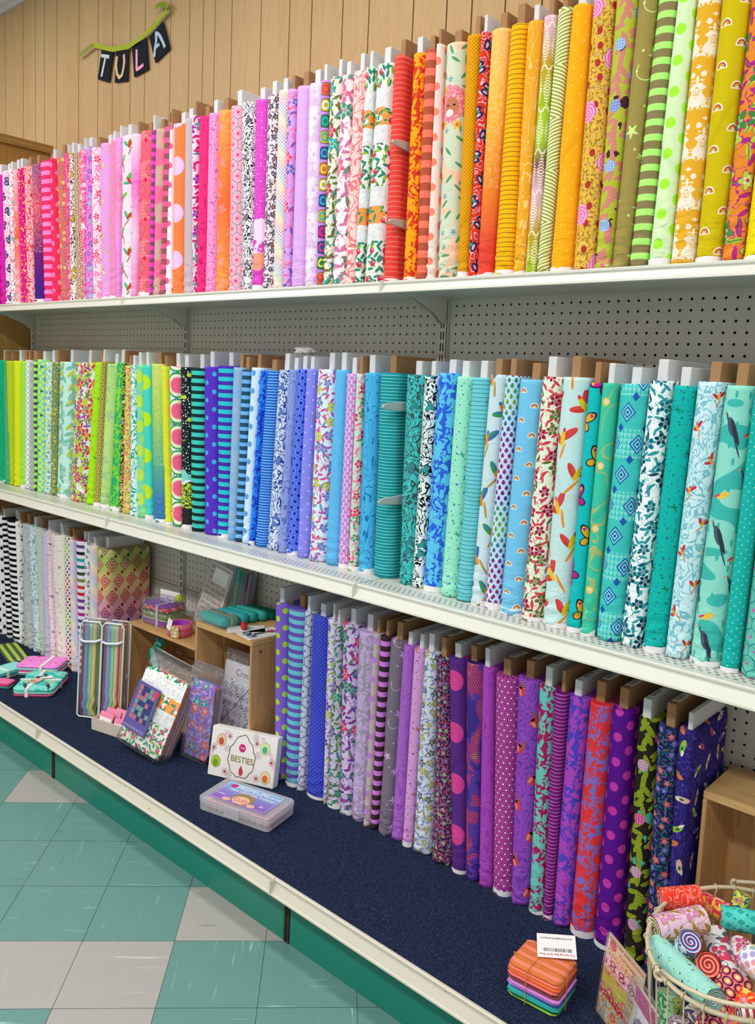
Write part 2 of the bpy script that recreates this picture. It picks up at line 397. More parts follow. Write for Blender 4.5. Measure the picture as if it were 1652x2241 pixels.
    if k == 'lily':
        c = b.mix(b.noise(b.vec(u, v), 18, 1) > .52, a[0], a[3])
        for sd, cc, s in ((1, a[2], .045), (7, '8a9a3a', .05), (3, a[1], .065)):
            x, y, r, g = b.scat(u, v, s, sd); x, y = b.rot(x, y, g*6.28)
            f = b.petal(x, y, s*.42, 4, .42); c = b.mix(b.petal(x, y, s*.46, 4, .42), c, 'f4f0ea')
            c = b.mix(f, c, b.mix(b.m('MULTIPLY', b.rr(x, y)/(s*.2), 1.0, clamp=True), 'f4a02a' if sd == 3 else '5a2a6a', cc))
        return c
    if k == 'ladybug':
        x, y, r = b.lat(u, v, .017, .0125); c = a[0]
        q = b.ramp(b.fr(v/.3+.1), [(0, '7a2f9a'), (.3, 'c03a8c'), (.5, '8a3a9c'), (.62, '3a8ab0'), (.75, '8ac83a'), (.9, '3aa07a'), (1, '7a2f9a')])
        c = b.mix(b.ell(x, y, 0.0, .004, .0022, .0022), c, '1a1420'); c = b.mix(b.ell(x, y, 0.0, -.0003, .0047, .0049), c, q)
        c = b.mix(b.m('MULTIPLY', b.ab(x) < .0004, b.ell(x, y, 0.0, 0.0, .005, .005)), c, '1a1420')
        return b.mix(b.rr(b.ab(x)-.002, y) < .0008, c, '1a1420')
    if k == 'multi':
        i = b.fl(v/a[1]); hue = b.ramp(b.fr(i*.0909), [(0, 'c8283c'), (.09, 'd83a34'), (.18, '7a8a1f'), (.27, '9aa82a'), (.36, '3f4a2a'), (.45, '1f7a74'), (.54, '1fa8a4'), (.63, '1a2434'), (.72, '5a4a8a'), (.81, 'b82a84'), (.9, '7a3a9a')], True)
        return b.mix(b.fr(v/a[1]) < .47, a[0], hue)
    if k == 'thistle':
        c = b.mix(b.fr(b.noise(b.vec(u, v), 24, 1, .5, 1)*5) < .4, a[0], a[1])
        x, y, r = b.lat(u+.5, v, .07, .088, False); th = b.m('ARCTAN2', y, x); d = b.rr(x*.9, y)
        c = b.mix(d < .043, c, a[1]); c = b.mix(d < .038, c, 'cfe27a'); c = b.mix(d < .035, c, a[0])
        c = b.mix(d < b.sn(th*30.0)*.003+.027, c, a[2])
        return b.mix(b.m('MULTIPLY', d < .024, b.sn(th*34.0) > .5), c, 'f48aa8')
    if k == 'night':
        c = a[0]
        for sd, s in ((1, .011), (4, .017)):
            x, y, r, g = b.scat(u, v, s, sd); c = b.mix(b.rr(x, y) < r*.0026, c, a[1])
        x, y, r = b.lat(u, v-.03, .07, .075); c = b.mix(b.m('MULTIPLY', b.ell(b.ab(x), y, .008, .003, .009, .0065), v > .3), c, a[3])
        cl = v + b.noise(b.vec(u, v), 30, 1)*.07
        c = b.mix(cl < .235, c, a[2]); c = b.mix(cl < .2, c, a[1]); c = b.mix(cl < .19, c, b.mix(b.fr(b.noise(b.vec(u, v), 60, 2)*5) < .5, a[3], '2a4a3a'))
        return b.mix(v < .07, c, '2a2a2c')
    if k == 'checkani':
        sh = b.fl(u/.018); c = b.mix(b.fr(v/.026+sh*.5) < .5, a[0], a[1])
        x, y, r = b.lat(u, v, .035, .05); return b.mix(b.m('MULTIPLY', b.petal(x, y, .008, 3, .3), r > .4), c, a[2])
    if k == 'toile':
        c = b.mix(b.fr(b.noise(b.vec(u, v), 30, 2, .5, 1)*6) < .34, a[0], a[1])
        x, y, r = b.lat(u+.01, v, .07, .062); x, y = b.rot(x, y, r*2-1)
        return bird(b, x, y, a[3], a[3], a[2], .042)(c)
    if k == 'heron':
        c = b.mix(b.noise(b.vec(u, v*1.6), 13, 0) > .54, a[0], a[1])
        x, y, r, g = b.scat(u, v, .028, 2); c = b.mix(b.m('MULTIPLY', b.ell(x, y, 0.0, 0.0, .003, .0075), r > .35), c, '3fb4a8')
        x, y, r = b.lat(u+.035, v+.02, .085, .105)
        x, y = b.rot(x, y, .35); c = b.mix(b.ell(x, y, 0.0, .02, .0075, .02), c, a[2]); c = b.mix(b.ell(x, y, .003, .008, .004, .026), c, '2f3a48'); c = b.mix(b.ell(x, y, -.001, -.02, .0016, .022), c, '3a4656'); c = b.mix(b.ell(x, y, -.004, .042, .0022, .011), c, a[2]); c = b.mix(b.ell(x, y, -.009, .05, .006, .0013), c, 'c8a45a')
        x, y, r = b.lat(u, v+.08, .085, .12); x, y = b.rot(x, y, .5)
        c = b.mix(b.ell(x, y, 0.0, 0.0, .013, .006), c, a[3]); return b.mix(b.ell(x, y, -.012, .004, .008, .0025), c, 'd84a6c')
    if k == 'mermaid':
        c = b.mix(b.fr(b.noise(b.vec(u*1.6, v), 20, 1, .5, 1.4)*7) < .17, '2f2474', '5a4cb4')
        x, y, r, g = b.scat(u, v, .052, 2); x, y = b.rot(x, y, g*6.28)
        q = b.ramp(r, [(0, 'e07a3c'), (.3, '9ac43a'), (.5, 'f4c8b0'), (.7, 'd84a7c'), (.85, '8a5ac0')], True)
        c = b.mix(b.m('MULTIPLY', b.ell(x, y, 0.0, 0.0, .016, .006), 1.0), c, q)
        c = b.mix(b.ell(x, y, .014, .004, .007, .003), c, 'f4ecd0'); return b.mix(b.ell(x, y, .004, 0.0, .005, .003), c, '1f7a5c')
    if k == 'raccoon':
        c = b.mix(b.fr(b.noise(b.vec(u, v), 26, 1, .5, 1.2)*7) < .3, a[0], a[1])
        x, y, r = b.lat(u+.01, v, .075, .07); x, y = b.rot(x, y, r*2-1)
        c = b.mix(b.ell(x, y, .012, .014, .004, .013), c, a[3]); c = b.mix(b.m('MULTIPLY', b.ell(x, y, .012, .014, .004, .013), b.fr(y/.005) < .5), c, 'f48a7c')
        c = b.mix(b.ell(x, y, 0.0, 0.0, .011, .013), c, a[2]); c = b.mix(b.ell(x, y, -.004, -.002, .004, .009), c, 'f49a84'); return b.mix(b.ell(x, y, .001, .008, .006, .0035), c, a[3])
    if k == 'scales':
        nz = b.noise(b.vec(u, v*.6), 22, 1, .5, 1)
        c = b.ramp(nz, [(0, '4a3aa0'), (.42, '6a4cc0'), (.5, 'd8507c'), (.6, 'e0607a'), (.66, 'b4a86c'), (.8, '6a8ac0')], True)
        d = b.rr(b.fr(u/.0065+b.fl(v/.0055)*.5)-.5, b.fr(v/.0055)-.5)
        return b.mix(d > .42, c, '3a2470')
    raise ValueError(k)
def pattern_dots2(b, u, v, a):
    # large dots: rows staggered with a full row pitch
    x, y, r = b.lat(u, v, a[2]*.75, a[2]*.5)
    return b.mix(b.rr(x, y) < a[3], a[0], a[1])

MATS = {}
def fabric(spec, wr=True, shine=.12):
    key = (spec, wr)
    if key in MATS: return MATS[key]
    b = B('fabric_'+spec.split()[0]); b.col(pattern(b, spec)); b.setp(Roughness=.82, Specular_IOR_Level=shine)
    u, v = b.uv()
    nz = b.noise(b.vec(u*1.2, v*2.2, float(len(MATS))), 26, 2, .5, .7)
    if wr:
        low = b.m('SUBTRACT', 1.0, v/.16, clamp=True)
        h = nz*(low*1.0+.12)
    else: h = nz*.5
    b.bump(h, .55, .012)
    MATS[key] = b.mat; return b.mat
def plain(name, c, rough=.6, spec=.3, metal=0.0, var=0.0, sc=40, **k):
    key = (name, c)
    if key in MATS: return MATS[key]
    b = B(name)
    if var:
        x, y, z = b.obj(); b.col(b.mix(b.noise(b.vec(x, y, z), sc, 3)*var, c, b.mix(.5, c, '201a14')))
    else: b.col(c)
    b.setp(Roughness=rough, Specular_IOR_Level=spec, Metallic=metal, **k)
    MATS[key] = b.mat; return b.mat
def wood(name, c1, c2, axis=2, sc=1.0, rough=.55, knots=True):
    key = (name, c1, axis)
    if key in MATS: return MATS[key]
    b = B(name); p = b.obj(); q = [p[0]*30*sc, p[1]*30*sc, p[2]*30*sc]; q[axis] = p[axis]*2.2*sc
    n1 = b.noise(b.vec(*q), 1.0, 3, .6, .8); q2 = [t_*6 for t_ in q]; n2 = b.noise(b.vec(*q2), 1.0, 2)
    c = b.mix(b.fr(n1*5)*.55, c1, c2); c = b.mix(n2*.25, c, c2)
    b.col(c); b.setp(Roughness=rough, Specular_IOR_Level=.25); b.bump(n2, .12, .002)
    MATS[key] = b.mat; return b.mat
def film(name='clear_film', tint=(1, 1, 1, 1), gl=.11, bmp=.8):
    if name in MATS: return MATS[name]
    m = bpy.data.materials.new(name); m.use_nodes = True; nt = m.node_tree; nt.nodes.clear()
    o = nt.nodes.new('ShaderNodeOutputMaterial'); mx = nt.nodes.new('ShaderNodeMixShader'); tr = nt.nodes.new('ShaderNodeBsdfTransparent')
    gs = nt.nodes.new('ShaderNodeBsdfGlossy'); lw = nt.nodes.new('ShaderNodeLayerWeight'); ma = nt.nodes.new('ShaderNodeMath')
    tr.inputs[0].default_value = tint; gs.inputs['Roughness'].default_value = .16; gs.inputs[0].default_value = (.95, .95, .97, 1)
    lw.inputs[0].default_value = .35; ma.operation = 'MULTIPLY_ADD'; ma.inputs[1].default_value = .5; ma.inputs[2].default_value = gl
    nt.links.new(lw.outputs['Facing'], ma.inputs[0]); nt.links.new(ma.outputs[0], mx.inputs[0])
    bp = nt.nodes.new('ShaderNodeBump'); nz = nt.nodes.new('ShaderNodeTexNoise'); nz.inputs['Scale'].default_value = 28; nz.inputs['Distortion'].default_value = 1.5
    nt.links.new(nz.outputs[0], bp.inputs['Height']); bp.inputs['Strength'].default_value = bmp; bp.inputs['Distance'].default_value = .01
    nt.links.new(bp.outputs[0], gs.inputs['Normal'])
    nt.links.new(tr.outputs[0], mx.inputs[1]); nt.links.new(gs.outputs[0], mx.inputs[2]); nt.links.new(mx.outputs[0], o.inputs[0])
    MATS[name] = m; return m

# ------------------------------------------------------------------ object helpers
def link(o, parent=None):
    COL.objects.link(o)
    if parent: o.parent = parent
    return o
def mesh(name, V, F, mat, parent=None, uv=None, smooth=False, mi=None):
    me = bpy.data.meshes.new(name); me.from_pydata([tuple(v) for v in V], [], F)
    for m in (mat if isinstance(mat, (list, tuple)) else [mat]): me.materials.append(m)
    if mi is not None: me.polygons.foreach_set('material_index', mi)
    if uv is not None:
        ul = me.uv_layers.new(name='UVMap'); vi = np.zeros(len(me.loops), dtype=np.int32); me.loops.foreach_get('vertex_index', vi)
        ul.data.foreach_set('uv', np.array(uv, dtype=np.float32)[vi].ravel() if len(uv) == len(V) else np.array(uv, dtype=np.float32).ravel())
    if smooth: me.polygons.foreach_set('use_smooth', [True]*len(me.polygons))
    me.update(); return link(bpy.data.objects.new(name, me), parent)
def boxes(name, L, mat, parent=None, bevel=0.0, loc=None, rot=None, mi=None, taper=None):
    """one mesh out of axis boxes (x0,x1,y0,y1,z0,z1); uv in metres per side"""
    bm = bmesh.new()
    for i, (x0, x1, y0, y1, z0, z1) in enumerate(L):
        vs = [bm.verts.new(p) for p in ((x0, y0, z0), (x1, y0, z0), (x1, y1, z0), (x0, y1, z0), (x0, y0, z1), (x1, y0, z1), (x1, y1, z1), (x0, y1, z1))]
        fs = [bm.faces.new([vs[k] for k in f]) for f in ((0, 3, 2, 1), (4, 5, 6, 7), (0, 1, 5, 4), (1, 2, 6, 5), (2, 3, 7, 6), (3, 0, 4, 7))]
        if mi:
            for f in fs: f.material_index = mi[i]
    if bevel: bmesh.ops.bevel(bm, geom=bm.edges[:], offset=bevel, segments=2, affect='EDGES', clamp_overlap=True)
    ul = bm.loops.layers.uv.new('UVMap')
    for f in bm.faces:
        n = f.normal; f.normal_update(); n = f.normal; ax = max(range(3), key=lambda q: abs(n[q]))
        for l in f.loops:
            c = l.vert.co; l[ul].uv = (c.y, c.z) if ax == 0 else ((c.x, c.z) if ax == 1 else (c.x, c.y))
    me = bpy.data.meshes.new(name); bm.to_mesh(me); bm.free()
    for m in (mat if isinstance(mat, (list, tuple)) else [mat]): me.materials.append(m)
    o = link(bpy.data.objects.new(name, me), parent)
    if loc: o.location = loc
    if rot: o.rotation_euler = rot
    return o
def tag(o, label, cat, group=None):
    o['label'] = label; o['category'] = cat
    if group: o['group'] = group
    return o
def struct(o): o['kind'] = 'structure'; return o
def thing(name, label, cat, loc=(0, 0, 0), rot=(0, 0, 0), group=None):
    o = bpy.data.objects.new(name, None); o.empty_display_size = .05; COL.objects.link(o); o.location = loc; o.rotation_euler = rot
    return tag(o, label, cat, group)
def extrude_x(name, prof, x0, x1, mat, parent=None, smooth=False, closed=True):
    n = len(prof); V = [(x, y, z) for x in (x0, x1) for y, z in prof]
    F = [(i, (i+1) % n, n+(i+1) % n, n+i) for i in range(n if closed else n-1)]
    if closed: F += [tuple(range(n-1, -1, -1)), tuple(range(n, 2*n))]
    return mesh(name, V, F, mat, parent, smooth=smooth)
def plate(name, poly, th, mat, parent=None, uv=True):
    """flat polygon in local xz, thickness along +y"""
    n = len(poly); V = [(x, 0, z) for x, z in poly] + [(x, th, z) for x, z in poly]
    F = [tuple(range(n)), tuple(range(2*n-1, n-1, -1))] + [(i, n+i, n+(i+1) % n, (i+1) % n) for i in range(n)]
    return mesh(name, V, F, mat, parent, uv=[(x, z) for x, z in poly]*2)
def tube(name, pts, r, mat, parent=None, seg=8, closed=False, rr=None):
    P = [Vector(p) for p in pts]; n = len(P); V = []; F = []; prev = None
    for i, p in enumerate(P):
        if closed: t = P[(i+1) % n]-P[i-1]
        else: t = P[min(i+1, n-1)]-P[max(i-1, 0)]
        t.normalize()
        a = prev.cross(t).cross(prev) if False else None
        ref = Vector((0, 0, 1)) if abs(t.z) < .9 else Vector((1, 0, 0))
        if prev is not None:
            q = prev - t*prev.dot(t); s1 = q.normalized() if q.length > 1e-5 else t.cross(ref).normalized()
        else: s1 = t.cross(ref).normalized()
        prev = s1; s2 = t.cross(s1); rad = rr[i] if rr else r
        V += [p + (s1*math.cos(k*2*math.pi/seg) + s2*math.sin(k*2*math.pi/seg))*rad for k in range(seg)]
    for i in range(n if closed else n-1):
        for k in range(seg): F.append((i*seg+k, i*seg+(k+1) % seg, ((i+1) % n)*seg+(k+1) % seg, ((i+1) % n)*seg+k))
    if not closed: F += [tuple(range(seg-1, -1, -1)), tuple(range((n-1)*seg, n*seg))]
    uvs = [(k*2*math.pi*r/seg, i*.01) for i in range(n) for k in range(seg)]
    return mesh(name, V, F, mat, parent, uv=uvs, smooth=True)
def text(name, s, size, mat, parent, loc, rot, ext=.0003, align='CENTER', shear=0.0, sx=1.0):
    cu_ = bpy.data.curves.new(name, 'FONT'); cu_.body = s; cu_.size = size; cu_.extrude = ext; cu_.align_x = align; cu_.align_y = 'CENTER'; cu_.shear = shear
    t = bpy.data.objects.new(name, cu_); COL.objects.link(t)
    me = bpy.data.meshes.new_from_object(t); bpy.data.objects.remove(t)
    me.materials.clear(); me.materials.append(mat)
    o = link(bpy.data.objects.new(name, me), parent); o.location = loc; o.rotation_euler = rot; o.scale = (sx, 1, 1)
    return o
def lathe(name, prof, mat, parent=None, seg=28, smooth=True, mi=None):
    V = []; F = []; n = len(prof)
    for k in range(seg):
        a = 2*math.pi*k/seg; V += [(r*math.cos(a), r*math.sin(a), z) for r, z in prof]
    for k in range(seg):
        for i in range(n-1): F.append((k*n+i, ((k+1) % seg)*n+i, ((k+1) % seg)*n+i+1, k*n+i+1))
    return mesh(name, V, F, mat, parent, smooth=smooth, uv=[(k*.05, z) for k in range(seg) for r, z in prof])
# ------------------------------------------------------------------ the room
Z_TOP, Z_MID, Z_BASE = 1.6852, 0.9024, 0.1938
Y_TOP, Y_MID, Y_BASE, Y_KICK = -.2644, -.3169, -.5698, -.526
XL, BAY, WALL_Y = -2.475, 1.2192, .1
m_white = plain('shelf_enamel', 'cfcfc5', .38, .5)
m_rail = plain('rail_enamel', 'dcdbd0', .3, .5, var=.12, sc=25)
m_peg = plain('pegboard_enamel', 'cdc9bd', .55, .3, var=.1, sc=9)
m_dark = plain('dark_gap', '15130f', .9, .1)
m_wallwood = None
def panel_mat():
    b = B('wall_panelling'); x, y, z = b.obj()
    cell = b.fl(x*6.1+.3); off = b.rnd(cell, 1.0)*9.0
    n1 = b.noise(b.vec(x*26+off, y, z*1.5+off), 1.0, 2, .5, 1.6); n2 = b.noise(b.vec(x*260, y, z*7), 1.0, 2)
    c = b.mix(b.fr(n1*6)*.42, 'cba878', 'ae8856'); c = b.mix(n2*.3, c, 'a87f4e'); c = b.mix(b.rnd(cell, 5.0)*.2, c, 'd8bc92')
    b.col(c); b.setp(Roughness=.5, Specular_IOR_Level=.25); return b.mat
m_pan = panel_mat()
grooves = []
for gx in [-4.9, -4.68, -4.5, -4.38, -4.2, -4.0, -3.88, -3.7, -3.55, -3.35, -3.12, -2.951, -2.758, -2.632, -2.541, -2.423, -2.22, -2.056, -1.937, -1.798, -1.69, -1.51, -1.385, -1.297, -1.225, -1.125, -.96, -.81, -.70, -.555, -.439, -.257, -.13, -.04, .073, .19, .33, .47, .56, .72, .84, .98, 1.1, 1.28, 1.4, 1.58, 1.75, 1.9, 2.1, 2.25, 2.45, 2.6, 2.8, 3.0, 3.2]: grooves.append(gx)
L = []
for a, c in zip(grooves, grooves[1:]): L.append((a+.0024, c-.0024, WALL_Y, WALL_Y+.006, 0, 3.26))
L.append((-4.9, 3.2, WALL_Y+.004, WALL_Y+.05, 0, 3.26))
struct(boxes('wall_back', L, [m_pan, plain('groove_brown', '40260f', .8)], mi=[0]*(len(L)-1)+[1]))
struct(boxes('ceiling', [(-4.9, 3.2, -4.2, WALL_Y+.05, 3.26, 3.3)], plain('ceiling_white', 'd6d3d0', .9)))
prof = [(WALL_Y, 3.175), (WALL_Y-.012, 3.175), (WALL_Y-.016, 3.195), (WALL_Y-.03, 3.2), (WALL_Y-.05, 3.225), (WALL_Y-.055, 3.24), (WALL_Y-.075, 3.245), (WALL_Y-.078, 3.26), (WALL_Y, 3.26)]
struct(extrude_x('trim_1', prof, -4.9, 3.2, plain('crown_white', 'c9c6c4', .5)))
# partition at the left end, made of the same wood but plain
m_part = wood('partition_oak', 'b58a4c', '9a6f38', 2, .6)
struct(boxes('wall_left', [(XL-.03, XL, -1.2, WALL_Y, 0, 2.425)], m_part))
pr = [(XL-.05, 2.425), (XL+.02, 2.425), (XL+.024, 2.44), (XL+.014, 2.448), (XL+.018, 2.462), (XL-.05, 2.462)]
V = [(x, y, z) for y in (-1.2, WALL_Y-.001) for x, z in pr]; n = len(pr)
struct(mesh('trim_2', V, [(i, (i+1) % n, n+(i+1) % n, n+i) for i in range(n)]+[tuple(range(n)), tuple(range(2*n-1, n-1, -1))], wood('trim_oak', 'b58f55', '96703a', 1, .6)))
# floor of nine inch vinyl tiles laid at 45 degrees
def tile_mat(name, base, streak, dark):
    b = B(name); u, v = b.uv()
    n1 = b.noise(b.vec(u*5, v*70), 1.0, 3, .6, .5); n2 = b.noise(b.vec(u*6+9.0, v*95), 1.0, 2, .6)
    n3 = b.noise(b.vec(u*14, v*14), 1.0, 3)
    c = b.mix(n3*.25, base, b.mix(.35, base, dark)); c = b.mix(n1 > .705, c, streak); c = b.mix(n2 > .72, c, dark)
    c = b.mix(b.m('MULTIPLY', n1 > .64, .25), c, streak)
    b.col(c); b.setp(Roughness=.32, Specular_IOR_Level=.4); b.bump(n3, .05, .004); return b.mat
mt = [tile_mat('teal_tile', '6a9690', 'acd0c8', '446a66'), tile_mat('white_tile', 'aeaaa6', 'c8c6c0', '6f7a74'), plain('tile_seam', '2a302c', .9)]
T = .2286; TX, TY = -1.0111, -.5599; c45 = math.sqrt(.5)
whites = {(-1, -1), (0, -1), (2, 2), (3, 2), (0, 3), (1, 3), (1, 4), (-3, 1), (-3, 2), (4, 5), (5, 5), (-2, 5), (3, 6), (-1, 8), (2, 8), (6, 3), (5, 8), (-5, 4), (0, 6)}
V, F, U, MI = [], [], [], []
def tp(u, v): return (TX + c45*u - c45*v, TY + c45*u + c45*v)
for i in range(-22, 30):
    for j in range(-14, 32):
        q = .0006; cs = [(i*T+q, -j*T-q), (i*T+q, -(j+1)*T+q), ((i+1)*T-q, -(j+1)*T+q), ((i+1)*T-q, -j*T-q)]
        P = [tp(*a) for a in cs]; cx = sum(a[0] for a in P)/4; cy = sum(a[1] for a in P)/4
        if cx < -4.8 or cx > 3.2 or cy > WALL_Y+.1 or cy < -4.1: continue
        k = len(V); V += [(a[0], a[1], 0) for a in P]; F.append((k, k+1, k+2, k+3))
        du, dv = random.random()*9, random.random()*9; rotq = (i+j) % 2
        U += [((b_, a) if rotq else (a, b_)) for a, b_ in [(x[0]+du, x[1]+dv) for x in cs]]
        MI.append(1 if (i, j) in whites else 0)
k = len(V); V += [(-4.9, -4.2, -.0012), (3.3, -4.2, -.0012), (3.3, .3, -.0012), (-4.9, .3, -.0012)]; F.append((k, k+1, k+2, k+3)); U += [(0, 0)]*4; MI.append(2)
struct(mesh('floor', V, F, mt, uv=U, mi=MI))

# ------------------------------------------------------------------ shelving
def rail_prof(y, z, h, k=0):
    # price channel: bead on top, shallow channel, lower bead
    return [(y+.004, z+.001), (y-.001, z+.0015), (y-.0045, z-.001), (y-.0045, z-.005), (y-.0015, z-.0075), (y-.003, z-.011), (y-.006-k, z-h+.009), (y-.0075-k, z-h+.006),
            (y-.011-k, z-h+.004), (y-.0115-k, z-h), (y-.004, z-h-.001), (y+.006, z-h+.001), (y+.006, z-.002)]
def deck_mat():
    b = B('slotted_deck_enamel'); x, y, z = b.obj()
    c = 'cbcbc3'; m = None
    for yy, off in ((.026, 0.0), (.040, .5), (.054, 0.0)):
        s = b.fr(x/.0165+off) < .5
        q = b.m('MULTIPLY', s, b.ab(y-yy+(b.fr(x/.0165+off)-.25)*.004) < .0022)
        m = q if m is None else b.mx(m, q)
    b.col(b.mix(m, c, '3a3a36')); b.setp(Roughness=.32, Specular_IOR_Level=.5); return b.mat
m_deck = deck_mat()
def bracket(parent, x, y1, hw):
    # cantilever plate in local coords of the shelf: tapered, notched at the upright
    pf = [(-.004, -.006), (y1+.02, -.006), (y1+.02, -.02), (y1*.72, -.024), (y1*.55, -.03), (-.062, -hw*.7), (-.05, -hw*.78), (-.03, -hw*.96), (-.022, -hw), (-.004, -hw)]
    n = len(pf); V = [(x+dx, y, z) for dx in (-.0015, .0015) for y, z in pf]
    return mesh('bracket', V, [tuple(range(n)), tuple(range(2*n-1, n-1, -1))]+[(i, n+i, n+(i+1) % n, (i+1) % n) for i in range(n)], m_white, parent)
places = ('left', 'middle', 'right')
for lv, (z, y, h, nm) in enumerate(((Z_TOP, Y_TOP, .029, 'top'), (Z_MID, Y_MID, .036, 'middle'))):
    for k in range(3):
        x0 = -2*BAY + k*BAY
        t = thing('metal_shelf', f'off-white metal shelf with price rail, {places[k]} section of the {nm} level', 'shelf', (x0, 0, z), group='metal shelves of the wall unit')
        # the deck's slots sit along its front edge: object origin of the deck is that edge
        dk = boxes('deck', [(.002, BAY-.002, 0, -y-.006, -.016, 0)], m_deck, t); dk.location = (0, y, 0)
        # deck material measures y from the front edge
        extrude_x('price_rail', rail_prof(y, 0, h, .005 if lv else .002), .0015, BAY-.0015, m_rail, t)
        boxes('end_cap', [(BAY-.004, BAY+.003, y-.012-(.005 if lv else .002), y+.004, -h-.001, .002)], m_rail, t, bevel=.002)
        bracket(t, .009, y, .085); bracket(t, BAY-.009, y, .085)
# base decks, kick plates and their dark joint legs
for k in range(3):
    x0 = -2*BAY + k*BAY
    t = thing('base_shelf', f'off-white steel base deck with a worn front rail, {places[k]} section under the carpet', 'shelf', (x0, 0, Z_BASE-.006), group='base decks of the wall unit')
    boxes('deck', [(.002, BAY-.002, Y_BASE+.006, -.003, -.03, 0)], m_white, t)
    b_ = B('worn_rail'); xx, yy, zz = b_.obj(); nzz = b_.noise(b_.vec(xx, yy, zz), 60, 3, .6)
    b_.col(b_.mix(nzz > .73, 'd2ccbc', '6a4a30')); b_.setp(Roughness=.35)
    extrude_x('price_rail', [(a, c+.006) for a, c in rail_prof(Y_BASE, 0, .037, .006)], .0015, BAY-.0015, b_.mat, t)
    boxes('end_cap', [(BAY-.004, BAY+.003, Y_BASE-.018, Y_BASE+.004, -.033, .007)], b_.mat, t, bevel=.002)
    for lx in ([0, BAY] if k == 2 else [0]):
        lg = boxes('leg', [(-.011, .011, Y_KICK+.001, -.003, 0.0005, Z_BASE-.038), (-.008, -.003, Y_KICK-.002, Y_KICK+.001, .0005, Z_BASE-.038), (.003, .008, Y_KICK-.002, Y_KICK+.001, .0005, Z_BASE-.038)], plain('dark_brown_steel', '3a322b', .5), t)
        lg.location = (lx, 0, -(Z_BASE-.006))
    tag(boxes('kick_plate', [(x0+.012, x0+BAY-.012, Y_KICK, Y_KICK+.004, .001, Z_BASE-.037)], plain('teal_enamel', '14806c', .3, .5)), f'glossy teal kick plate, {places[k]} section above the tiled floor', 'kick plate', 'kick plates of the wall unit')
# uprights
def upright(x, lab):
    t = thing('upright', lab, 'upright', (x, 0, 0), group='uprights of the wall unit')
    boxes('post', [(-.017, .017, -.010, .03, .001, Z_TOP+.03)], m_peg, t)
    L = []
    for z in np.arange(.22, Z_TOP-.02, .0318):
        for dx in (-.0045, .0045): L.append((dx-.0016, dx+.0016, -.0104, -.008, z, z+.022))
    boxes('slots', L, m_dark, t); boxes('seam', [(.0135, .0155, -.0104, -.008, .2, Z_TOP-.02)], m_dark, t)
for k, lab in enumerate(('slotted grey steel upright at the far left by the partition', 'slotted grey steel upright between left and middle pegboards', 'slotted grey steel upright between middle and right pegboards', 'slotted grey steel upright beyond the right end')):
    upright(-2*BAY + k*BAY, lab)
# pegboards with real holes
def pegboard(name, x0, x1, z0, z1, lab):
    P = .0254; V, F = [], []; nx = int((x1-x0)/P); nz = int((z1-z0)/P); mx_ = (x1-x0-nx*P)/2
    for i in range(nx):
        for j in range(nz):
            cx, cz = x0+mx_+(i+.5)*P, z0+(j+.5)*P; k = len(V); hx = P/2
            xl = cx-hx - (mx_ if i == 0 else 0); xr = cx+hx + (mx_ if i == nx-1 else 0); zt = cz+hx + ((z1-z0-nz*P) if j == nz-1 else 0); zb = cz-hx
            outer = [(xr, cz), (xr, zt), (cx, zt), (xl, zt), (xl, cz), (xl, zb), (cx, zb), (xr, zb)]
            for q in outer: V.append((q[0], 0, q[1]))
            for q in range(8): a = q*math.pi/4; V.append((cx+(.0036)*math.cos(a), 0, cz+(.0036)*math.sin(a)))
            for q in range(8): a = q*math.pi/4; V.append((cx+(.0036)*math.cos(a), .004, cz+(.0036)*math.sin(a)))
            for q in range(8):
                r = (q+1) % 8; F.append((k+q, k+8+q, k+8+r, k+r)); F.append((k+8+q, k+16+q, k+16+r, k+8+r))
    MI = [0]*len(F); k = len(V); V += [(x0, .0045, z0), (x1, .0045, z0), (x1, .0045, z1), (x0, .0045, z1)]; F.append((k, k+1, k+2, k+3)); MI.append(1)
    k = len(V); V += [(x0, .006, z0), (x1, .006, z0), (x1, .006, z1), (x0, .006, z1)]; F.append((k+3, k+2, k+1, k)); MI.append(0)
    tag(mesh(name, V, F, [m_peg, m_dark], mi=MI), lab, 'pegboard', 'pegboard panels')
for k in range(3):
    x0 = -2*BAY + k*BAY
    pegboard('pegboard', x0+.018, x0+BAY-.018, 1.305, Z_TOP+.01, f'beige perforated pegboard below the top shelf, {places[k]} section')
    pegboard('pegboard', x0+.018, x0+BAY-.018, .93, 1.303, f'beige perforated pegboard hidden behind the middle bolts, {places[k]} section')
    pegboard('pegboard', x0+.018, x0+BAY-.018, .6, .85, f'beige perforated pegboard under the middle shelf, {places[k]} upper strip')
    pegboard('pegboard', x0+.018, x0+BAY-.018, Z_BASE, .598, f'beige perforated pegboard behind the carpeted base, {places[k]} lower panel')
# navy carpet lying on the base decks
def carpet_mat():
    b = B('navy_carpet'); x, y, z = b.obj(); n1 = b.noise(b.vec(x, y, z), 420, 2, .7); n2 = b.noise(b.vec(x, y, z), 9, 2)
    c = b.ramp(n1, [(.3, '12172a'), (.5, '242e4a'), (.68, '4a5878'), (.8, '8a94ac')]); c = b.mix(n2*.3, c, '202840')
    b.col(c); b.setp(Roughness=1.0, Specular_IOR_Level=.05); b.bump(n1, .9, .006); return b.mat
V, F = [], []; nx, ny = 180, 26
for i in range(nx+1):
    for j in range(ny+1):
        x = -2*BAY+.004+i*(3*BAY-.008)/nx; y = Y_BASE+.004+j*(-.004-Y_BASE-.004)/ny; V.append((x, y, Z_BASE - (.0035 if j == 0 else 0) + .0006*math.sin(x*19+y*31)))
for i in range(nx):
    for j in range(ny): k = i*(ny+1)+j; F.append((k, k+ny+1, k+ny+2, k+1))
